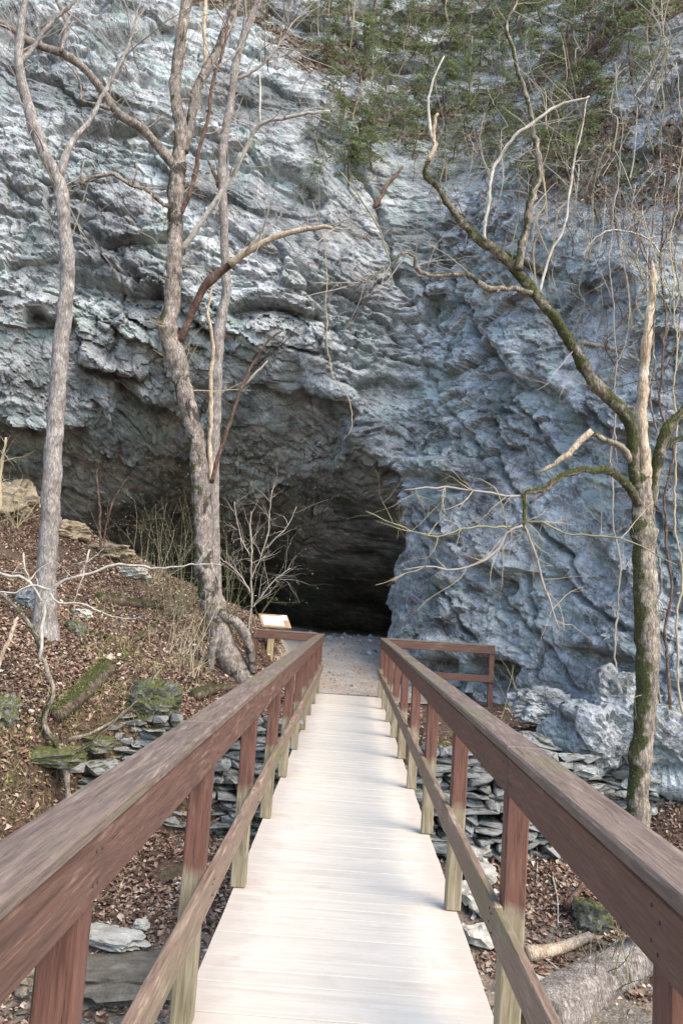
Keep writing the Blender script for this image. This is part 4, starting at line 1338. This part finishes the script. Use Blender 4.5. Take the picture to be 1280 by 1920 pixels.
# --- thin saplings traced from the photograph
def sapling(name, label, stems, D, mat, tw=14, L=.5, up=.3, leaf=None, group=None, lvl=1, dd=0.0, cat='sapling'):
    q = stems[0][0]
    b = W(q[0], q[1], D)
    t = Tree(name, label, b, cat, group)
    src = [t.limb('stem' if i == 0 else 'branch', s, D, mat, 6, .07, .08, .008, dd) for i, s in enumerate(stems)]
    if tw:
        t.twigs(src, tw, L, mat, .15, .0045, lvl, up, 0, 2, leaf=leaf)
    return t


bp = on_ground(122, 1500)
sapling('sapling', 'thin bent mossy sapling rising at the left bank edge', [[(125, 1510, 6), (122, 1430, 6.5), (100, 1390, 6), (82, 1350, 6.5), (98, 1300, 5.5), (90, 1260, 5), (70, 1200, 4.5), (40, 1145, 4), (-10, 1105, 3)],
                                                        [(118, 1420, 3), (170, 1390, 3), (235, 1335, 2.5), (262, 1310, 2)]], bp.y - .25, 'half_mossy_bark', 8, .4)
sapling('sapling', 'leafless sapling with long pale arching twigs before the left trunk', [[(75, 1240, 4), (80, 1175, 3.4), (100, 1105, 3.2), (135, 1082, 3), (180, 1070, 2.8), (240, 1061, 2.4), (330, 1062, 1.6), (420, 1060, 1)],
                                                            [(102, 1108, 2.6), (60, 1095, 2.6), (30, 1110, 2), (-10, 1112, 1.6)], [(98, 1112, 2.2), (112, 1130, 2.2), (150, 1134, 2), (200, 1150, 1.6), (260, 1160, 1)],
                                                            [(78, 1128, 2.4), (55, 1095, 3), (20, 1080, 3), (-10, 1068, 3)], [(162, 1072, 2.2), (163, 1050, 2.2), (168, 1030, 1.6)], [(55, 1090, 2), (48, 1055, 2), (45, 1035, 2)]],
        9.6, 'twig_pale', 16, .45)
sapling('sapling', 'pale peeled stick leaning at the far left edge', [[(-6, 1262, 5), (15, 1215, 4.5), (30, 1170, 4), (33, 1155, 3)]], 9.4, 'dead_wood', 0, cat='stick')
sapling('sapling', 'small budding sapling beside the information sign', [[(460, 1228, 2.4), (470, 1150, 2.2), (472, 1065, 2), (470, 1000, 1.6), (472, 960, 1)], [(471, 1090, 1.5), (490, 1040, 1.3), (505, 985, 1.4), (508, 920, 1)],
                                                             [(471, 1110, 1.8), (440, 1070, 1.6), (410, 1040, 1)], [(470, 1140, 1.8), (505, 1100, 1.6), (545, 1065, 1)], [(495, 1030, 1.4), (530, 1000, 1.2), (555, 950, .8)], [(471, 1045, 1.6), (450, 1005, 1.3), (440, 940, .8)]],
        16.3, 'twig_grey', 60, .7, .35, (1, .03, 'bud_leaf'), lvl=2)
sapling('sapling', 'reddish twin stem sapling on the crest behind the long flat boulder', [[(190, 1030, 3), (187, 960, 2.6), (182, 880, 1.6)], [(195, 1030, 2.6), (205, 960, 2.2), (235, 900, 1.2)]], 18.3, 'red_bark', 16, .8, .3, (3, .035, 'bud_leaf'))
sapling('sapling', 'tan stem at the left picture edge above the outcrop', [[(0, 960, 4), (2, 890, 3.6), (10, 820, 2.4)]], 15, 'twig_tan', 10, .7)
for i, (x0, sh, lab, D_) in enumerate([(1255, 1.0, 'straight sapling right behind the split trunk', 12.0), (1235, .9, 'leaning sapling with forked top left of the picture edge', 12.6), (1275, .8, 'twiggy sapling at the right picture edge', 11.4), (1160, .7, 'slight sapling against the cliff left of the split trunk', 13.2)]):
    sh *= .62
    sapling('sapling', lab, [[(x0 + 4, 1350, 5 * sh), (x0 - 8, 1200, 4.6 * sh), (x0 + 2, 1080, 4.4 * sh), (x0 - 12, 960, 4 * sh), (x0 + 4 - 6 * i, 850, 4 * sh), (x0 - 19 + 4 * i, 740, 3.6 * sh), (x0 - 8, 620, 3.2 * sh), (x0 - 18, 480, 3 * sh), (x0 - 5, 360, 2.4 * sh), (x0 + 5, 240, 1.6 * sh), (x0 - 10, 120, 1)],
                             [(x0 - 12, 700, 2.4 * sh), (x0 + 20, 600, 2 * sh), (x0 + 10, 480, 1.6 * sh), (x0 + 32, 350, 1)], [(x0 - 12, 560, 2 * sh), (x0 - 50, 480, 1.6 * sh), (x0 - 70, 400, 1)]],
            D_, ['red_bark', 'grey_limb', 'twig_tan', 'twig_grey'][i], 44, .9)
sapling('vine', 'long thin tan vine hanging over the cave brow', [[(585, 380, .9), (610, 470, 1), (612, 600, 1), (620, 690, 1), (655, 755, 1), (660, 800, .9), (640, 825, .6)]], 20.0, 'twig_tan', 4, .5, cat='vine')
sapling('vine', 'arching green vine from the right tree towards the cliff centre', [[(640, 325, 1.4), (680, 380, 1.6), (715, 440, 1.8), (732, 490, 1.6), (735, 540, 1)]], 9.0, 'twig_green', 3, .3, cat='vine')
sapling('vine', 'pale arching vine on the upper right slope', [[(1090, 480, 1.6), (1110, 450, 1.8), (1150, 432, 2), (1200, 440, 2), (1240, 480, 2)]], 14.0, 'twig_pale', 4, .3, cat='vine')

# --- shrubs on the crest and under the central tree
def shrub(label, px, py, D, n, H, spread, mat, leaf, group=None, name='shrub'):
    b = W(px, py, D)
    b.z = min(b.z, g1(b.x, b.y) + .1) if D < 21 else b.z
    root = empty(name, b)
    tag(root, label, 'shrub', group)
    mb, lf = MB(), MB()
    for k in range(n):
        d = Vector((R.gauss(0, spread), R.gauss(0, spread), 1)).normalized()
        grow(mb, b + Vector((R.gauss(0, .18), R.gauss(0, .12), 0)), d, H * R.uniform(.5, 1.15), .008, 2, 6, 0, .10, 3, 4, (lf, 1 if leaf else 0, .036))
    tag(mb.build('stems', mat, root, b), kind='stuff')
    if leaf:
        tag(lf.build('leaves', 'bud_leaf', root, b), kind='stuff')


shrub('dense budding shrub with upright green stems left of the bent tree', 330, 1150, 16.6, 24, 2.3, .28, 'twig_green', True)
shrub('tangled budding shrub behind the long flat boulder', 270, 1110, 18.4, 16, 1.9, .45, 'twig_tan', True)
shrub('loose tan brush at the foot of the bent tree', 335, 1225, 14.2, 16, 1.0, .5, 'twig_tan', False)
shrub('low dry brush in front of the bent tree root', 360, 1260, 13.4, 12, .75, .55, 'twig_tan', False)
shrub('green stemmed shrub right of the bent tree before the cave', 428, 1150, 17.4, 14, 1.9, .4, 'twig_green', True)
shrub('dry brush at the crest above the tan outcrop', 25, 990, 17.2, 12, 1.3, .6, 'twig_tan', True)
shrub('wispy green brush beside the right end railing', 960, 1330, 14.6, 9, 1.1, .6, 'twig_green', False)
shrub('wispy brush at the foot of the mossy tree', 1150, 1560, 9.3, 10, .8, .5, 'twig_green', False)


# --- logs
def log(label, pts, D, mat, moss=0, name='fallen_log', seg=10, jit=.15, zoff=None):
    P0 = [W(q[0], q[1], D + (q[3] if len(q) > 3 else 0)) for q in pts]
    t = Tree(name, label, P0[0], 'log')
    t.limb('stem', pts, D, mat, seg, .06, jit)
    if moss:
        moss_fuzz(t, t.limbs, moss, .014)
    return t


def glog(label, pts, r, mat, moss=0, lift=.6, jit=.15, cat='log', seg=10):
    P = [on_ground(a, b) for a, b in pts]
    Q = [p + Vector((0, 0, r * lift)) for p in P]
    rad = [r * (1 - .35 * i / (len(Q) - 1)) for i in range(len(Q))]
    Q, rad = spline(Q, rad, .07)
    t = Tree('fallen_log', label, P[0], cat)
    mb = MB(); mb.tube(Q, rad, seg, jit)
    mb.build('stem', mat, t.root, t.base, True)
    if moss:
        moss_fuzz(t, [(Q, rad)], moss, .02)


glog('moss covered log slanting down the left bank', [(195, 1265), (165, 1300), (135, 1335), (100, 1365)], .15, 'rotten_log', 900)
glog('pale splintered stump end above the mossy log', [(205, 1240), (192, 1262), (180, 1280)], .06, 'dead_wood')
glog('rotten dark log lying across the slope below the crest', [(185, 1128), (230, 1137), (285, 1142), (300, 1147)], .11, 'rotten_log', 60)
glog('mossy branch leaning right on the middle of the left bank', [(250, 1205), (275, 1190), (295, 1172)], .06, 'rotten_log', 240)
glog('thin fallen pole on the left bank', [(125, 1405), (180, 1375), (240, 1335), (300, 1260)], .035, 'half_mossy_bark', 40)
glog('dark log half buried beside the left railing top', [(365, 1312), (400, 1302), (440, 1296)], .10, 'rotten_log', 0)
glog('bleached broken log in the ravine behind the right railing', [(985, 1810), (1040, 1795), (1105, 1775)], .085, 'dead_wood', 0, .9, .12)
glog('reddish branch propped in the ravine above the bleached log', [(1060, 1720), (1080, 1690), (1100, 1660)], .05, 'red_bark', 0, 1.2)
glog('huge ridged grey log in the lower right corner', [(1010, 1930), (1100, 1870), (1190, 1815), (1290, 1760)], .29, 'ridged_bark', 0, .2, .18, seg=26)
for i, (a, b_, c, d_, lab) in enumerate([(1035, 1650, 1045, 1740, 'thin pale stick standing in the ravine leaves'), (1000, 1560, 1005, 1660, 'thin grey stick lying in leaves right of the second post'), (1000, 1790, 1070, 1850, 'pale stick crossing below the bleached log')]):
    glog(lab, [(a, b_), ((a + c) / 2 + 4, (b_ + d_) / 2), (c, d_)], .012, 'twig_pale', 0, 2, cat='stick', seg=6)


def clog(label, pts, r, mat, outm=.02):
    P = [on_cliff(a, b) for a, b in pts]
    t = Tree('fallen_log', label, P[0], 'log')
    P = [p + Vector((0, -outm, .04)) for p in P]
    Q, rad = spline(P, [r * (1 - .5 * i / (len(P) - 1)) for i in range(len(P))], .1)
    Q = [q + rvec(r * .12) for q in Q]
    rad = [x * R.uniform(.7, 1.15) for x in rad]
    rad[0] *= .4; rad[-1] *= .3
    mb = MB(); mb.tube(Q, rad, 9, .3)
    mb.build('stem', mat, t.root, t.base, True)
    mb = MB()
    for k in range(5):
        i = R.randrange(len(Q) - 1)
        grow(mb, Q[i], (rvec(.6) + Vector((0, -.2, .5))).normalized(), .5, .014, 1, 4, 0, .15, 2, 4)
    tag(mb.build('twigs', 'twig_grey', t.root, t.base), kind='stuff')


clog('reddish dead log on the upper slope', [(785, 215), (805, 212), (850, 200), (885, 192)], .12, 'red_bark')
clog('dark rotten stump on the ledge above the cave', [(705, 385), (716, 365), (728, 345), (762, 308)], .085, 'red_bark')
clog('brown log wedged low on the right slope', [(1020, 520), (980, 500), (930, 470)], .10, 'rotten_log')
clog('pale fallen stem across the right slope', [(1085, 640), (1150, 655), (1200, 680)], .05, 'dead_wood')


# --- evergreens and shrubs rooted on the cliff
def copy_thing(root, loc, rz, sc, label):
    c = root.copy(); COL.objects.link(c)
    c.location = loc; c.rotation_euler = (0, 0, rz); c.scale = (sc, sc, sc)
    c['label'] = label
    for ch in root.children:
        k = ch.copy(); COL.objects.link(k); k.parent = c
    return c


def evergreen(H, spread, n):
    b = Vector((0, 0, 0))
    root = empty('evergreen_shrub', b)
    mb, lf = MB(), MB()
    top = Vector((R.uniform(-.3, .3), -.3 * H * R.uniform(.3, .8), H))
    Q, rad = spline([b, b.lerp(top, .5) + rvec(.1) - Vector((0, .12, 0)), top], [.035, .022, .008], .12)
    mb.tube(Q, rad, 6)
    for k in range(n):
        i = R.randrange(int(len(Q) * .08), len(Q))
        a = R.uniform(0, 6.28)
        d = Vector((math.cos(a), math.sin(a) - .25, R.uniform(-.15, .4))).normalized()
        L = spread * (1.1 - .65 * i / len(Q)) * R.uniform(.5, 1.25)
        p = Q[i].copy(); pts = [p.copy()]
        for s in range(6):
            d = (d + rvec(.14) + Vector((0, 0, -.07))).normalized()
            p = p + d * L / 6; pts.append(p.copy())
        mb.tube(pts, [.008 * (1 - j / 8) for j in range(7)], 3, cap=False)
        for s in range(1, 7):
            for m in range(4):
                sd = (d.cross(Vector((0, 0, 1))) * R.choice((-1, 1)) + d * .7 + rvec(.3)).normalized()
                w = sd.cross(Vector((0, 0, 1)))
                w = w.normalized() if w.length > .1 else Vector((1, 0, 0))
                ll = R.uniform(.08, .22)
                for e in range(3):
                    c = pts[s] + sd * ll * (e + .5) / 3 + rvec(.02)
                    lf.leaf(c, (sd + w * R.uniform(-.8, .8) + rvec(.2)).normalized(), (w + rvec(.5)).normalized(), Vector((0, 0, 1)), R.uniform(.06, .13), R.uniform(.02, .045), .1)
    mb.build('stem', 'red_bark', root, b)
    tag(lf.build('foliage', 'evergreen_leaf', root, b), kind='stuff')
    tag(root, 'feathery green cedar shrub growing on the steep upper slope', 'evergreen shrub', 'green cedar shrubs on the upper slope')
    return root


EV = [(690, 100), (760, 60), (840, 90), (900, 130), (980, 80), (860, 20), (660, 345), (720, 210), (790, 160), (870, 260), (950, 220), (1060, 120), (1010, 40), (640, 190), (900, 330), (1000, 300), (1110, 250), (700, 20), (1130, 60), (780, 290),
      (820, 150), (730, 130), (660, 60), (920, 60), (950, 10), (880, 190), (1040, 190), (620, 120), (760, 240), (690, 260), (1080, 20), (830, 330), (980, 360), (1060, 330), (600, 280), (1180, 150), (1210, 60), (930, 290), (650, 290), (740, -20), (820, -20), (900, -30), (590, 60), (570, 370),
      (680, 150), (720, 60), (810, 50), (870, 120), (940, 110), (1000, 150), (770, 110), (840, 220), (910, 250), (1030, 260), (700, 310), (640, 250), (960, 40), (1060, 60), (780, 20), (850, 300), (1090, 180), (620, 20)]
protos = [evergreen(R.uniform(1.2, 2.0), R.uniform(.8, 1.3), R.randint(18, 32)) for _ in range(6)]
for i, (a, b_) in enumerate(EV):
    p = on_cliff(a, b_)
    q = protos[i] if i < 6 else copy_thing(protos[i % 6], p, R.uniform(-.7, .7), R.uniform(.6, 1.05), 'feathery green cedar shrub growing on the steep upper slope')
    q.location = p


def cliff_sapling(H, mat, lean, n):
    b = Vector((0, 0, 0))
    root = empty('slope_sapling', b)
    mb = MB()
    top = Vector((lean * H, -.12 * H, H))
    Q, rad = spline([b, b.lerp(top, .3) + rvec(.16), b.lerp(top, .55) + rvec(.2), b.lerp(top, .8) + rvec(.2), top + rvec(.15)], [.022, .018, .014, .01, .003], .15)
    mb.tube(Q, rad, 5)
    for k in range(n):
        i = R.randrange(int(len(Q) * .2), len(Q))
        d = Vector((R.gauss(0, .8), R.gauss(-.2, .5), .6)).normalized()
        grow(mb, Q[i], d, H * .36 * R.uniform(.4, 1.1), .009, 2, 5, 0, .16, 2, 3)
    mb.build('stems', mat, root, b)
    tag(root, 'thin leafless sapling among many on the steep upper right slope', 'sapling', 'leafless saplings on the upper slope')
    return root


protos = [cliff_sapling(R.uniform(1.4, 3.4), m, R.uniform(-.3, .3), R.randint(6, 11)) for m in ('twig_grey', 'twig_tan', 'twig_pale', 'grey_limb', 'twig_grey', 'twig_tan', 'red_bark', 'twig_pale', 'grey_limb', 'twig_green')]
cnt = 0
while cnt < 170:
    px, py = R.uniform(580, 1300), R.uniform(-60, 700)
    # right of the line where the bare rock ends
    if py > 330 + (px - 700) * .75 + 40 or (px < 700 and py > 380):
        continue
    p = on_cliff(px, py)
    if cnt < 10:
        protos[cnt].location = p
    else:
        copy_thing(protos[cnt % 10], p, R.uniform(-3, 3), R.uniform(.5, 1.15), 'thin leafless sapling among many on the steep upper right slope')
    cnt += 1
for i in range(16):
    p = on_cliff(R.uniform(-20, 600), R.uniform(-40, 150))
    c = copy_thing(protos[(0, 1, 3, 6)[i % 4]], p, R.uniform(-3, 3), R.uniform(.4, .8), 'bare twiggy sapling on the ledges at the top left of the cliff')
    c['group'] = 'bare saplings on the upper left ledges'


# --- moss cushions and dry grass on the left bank
mv = MB()
for (px, py, n_, sp) in [(225, 1215, 320, .28), (215, 1290, 260, .22), (150, 1395, 200, .22), (60, 1430, 260, .3), (240, 1345, 120, .15), (140, 1180, 90, .12), (260, 1395, 150, .2), (120, 1330, 180, .2), (30, 1460, 160, .25), (200, 1425, 200, .3), (335, 1395, 150, .2), (800, 1400, 160, .25), (905, 1545, 120, .2)]:
    c = on_ground(px, py)
    for k in range(n_):
        x, y_ = c.x + R.gauss(0, sp), c.y + R.gauss(0, sp)
        d = Vector((R.gauss(0, .5), R.gauss(0, .5), .8)).normalized()
        w = d.orthogonal().normalized()
        mv.leaf(Vector((x, y_, g1(x, y_) + .02)) if k % 1 == 0 else c, d, w, d.cross(w), R.uniform(.03, .075), R.uniform(.015, .04), .2)
tag(mv.build('moss_patches', 'moss_tuft'), 'green moss and low plants on the banks', 'moss', kind='stuff')
gb = MB()
for k in range(1500):
    if k % 3:
        c = on_ground(R.uniform(200, 420), R.uniform(1110, 1310)) if k % 15 == 1 else c + Vector((R.gauss(0, .12), R.gauss(0, .12), 0))
    else:
        c = on_ground(R.uniform(20, 420), R.uniform(1040, 1500)) if k % 9 == 0 else c + Vector((R.gauss(0, .1), R.gauss(0, .1), 0))
    c.z = g1(c.x, c.y)
    d = Vector((R.gauss(0, .6), R.gauss(0, .6), .8)).normalized()
    w = d.orthogonal().normalized()
    gb.leaf(c + d * .08, d, w, d.cross(w), R.uniform(.12, .3), R.uniform(.004, .009), .1)
tag(gb.build('dry_grass', 'grass_blade'), 'thin dry grass on the left bank', 'grass', kind='stuff')
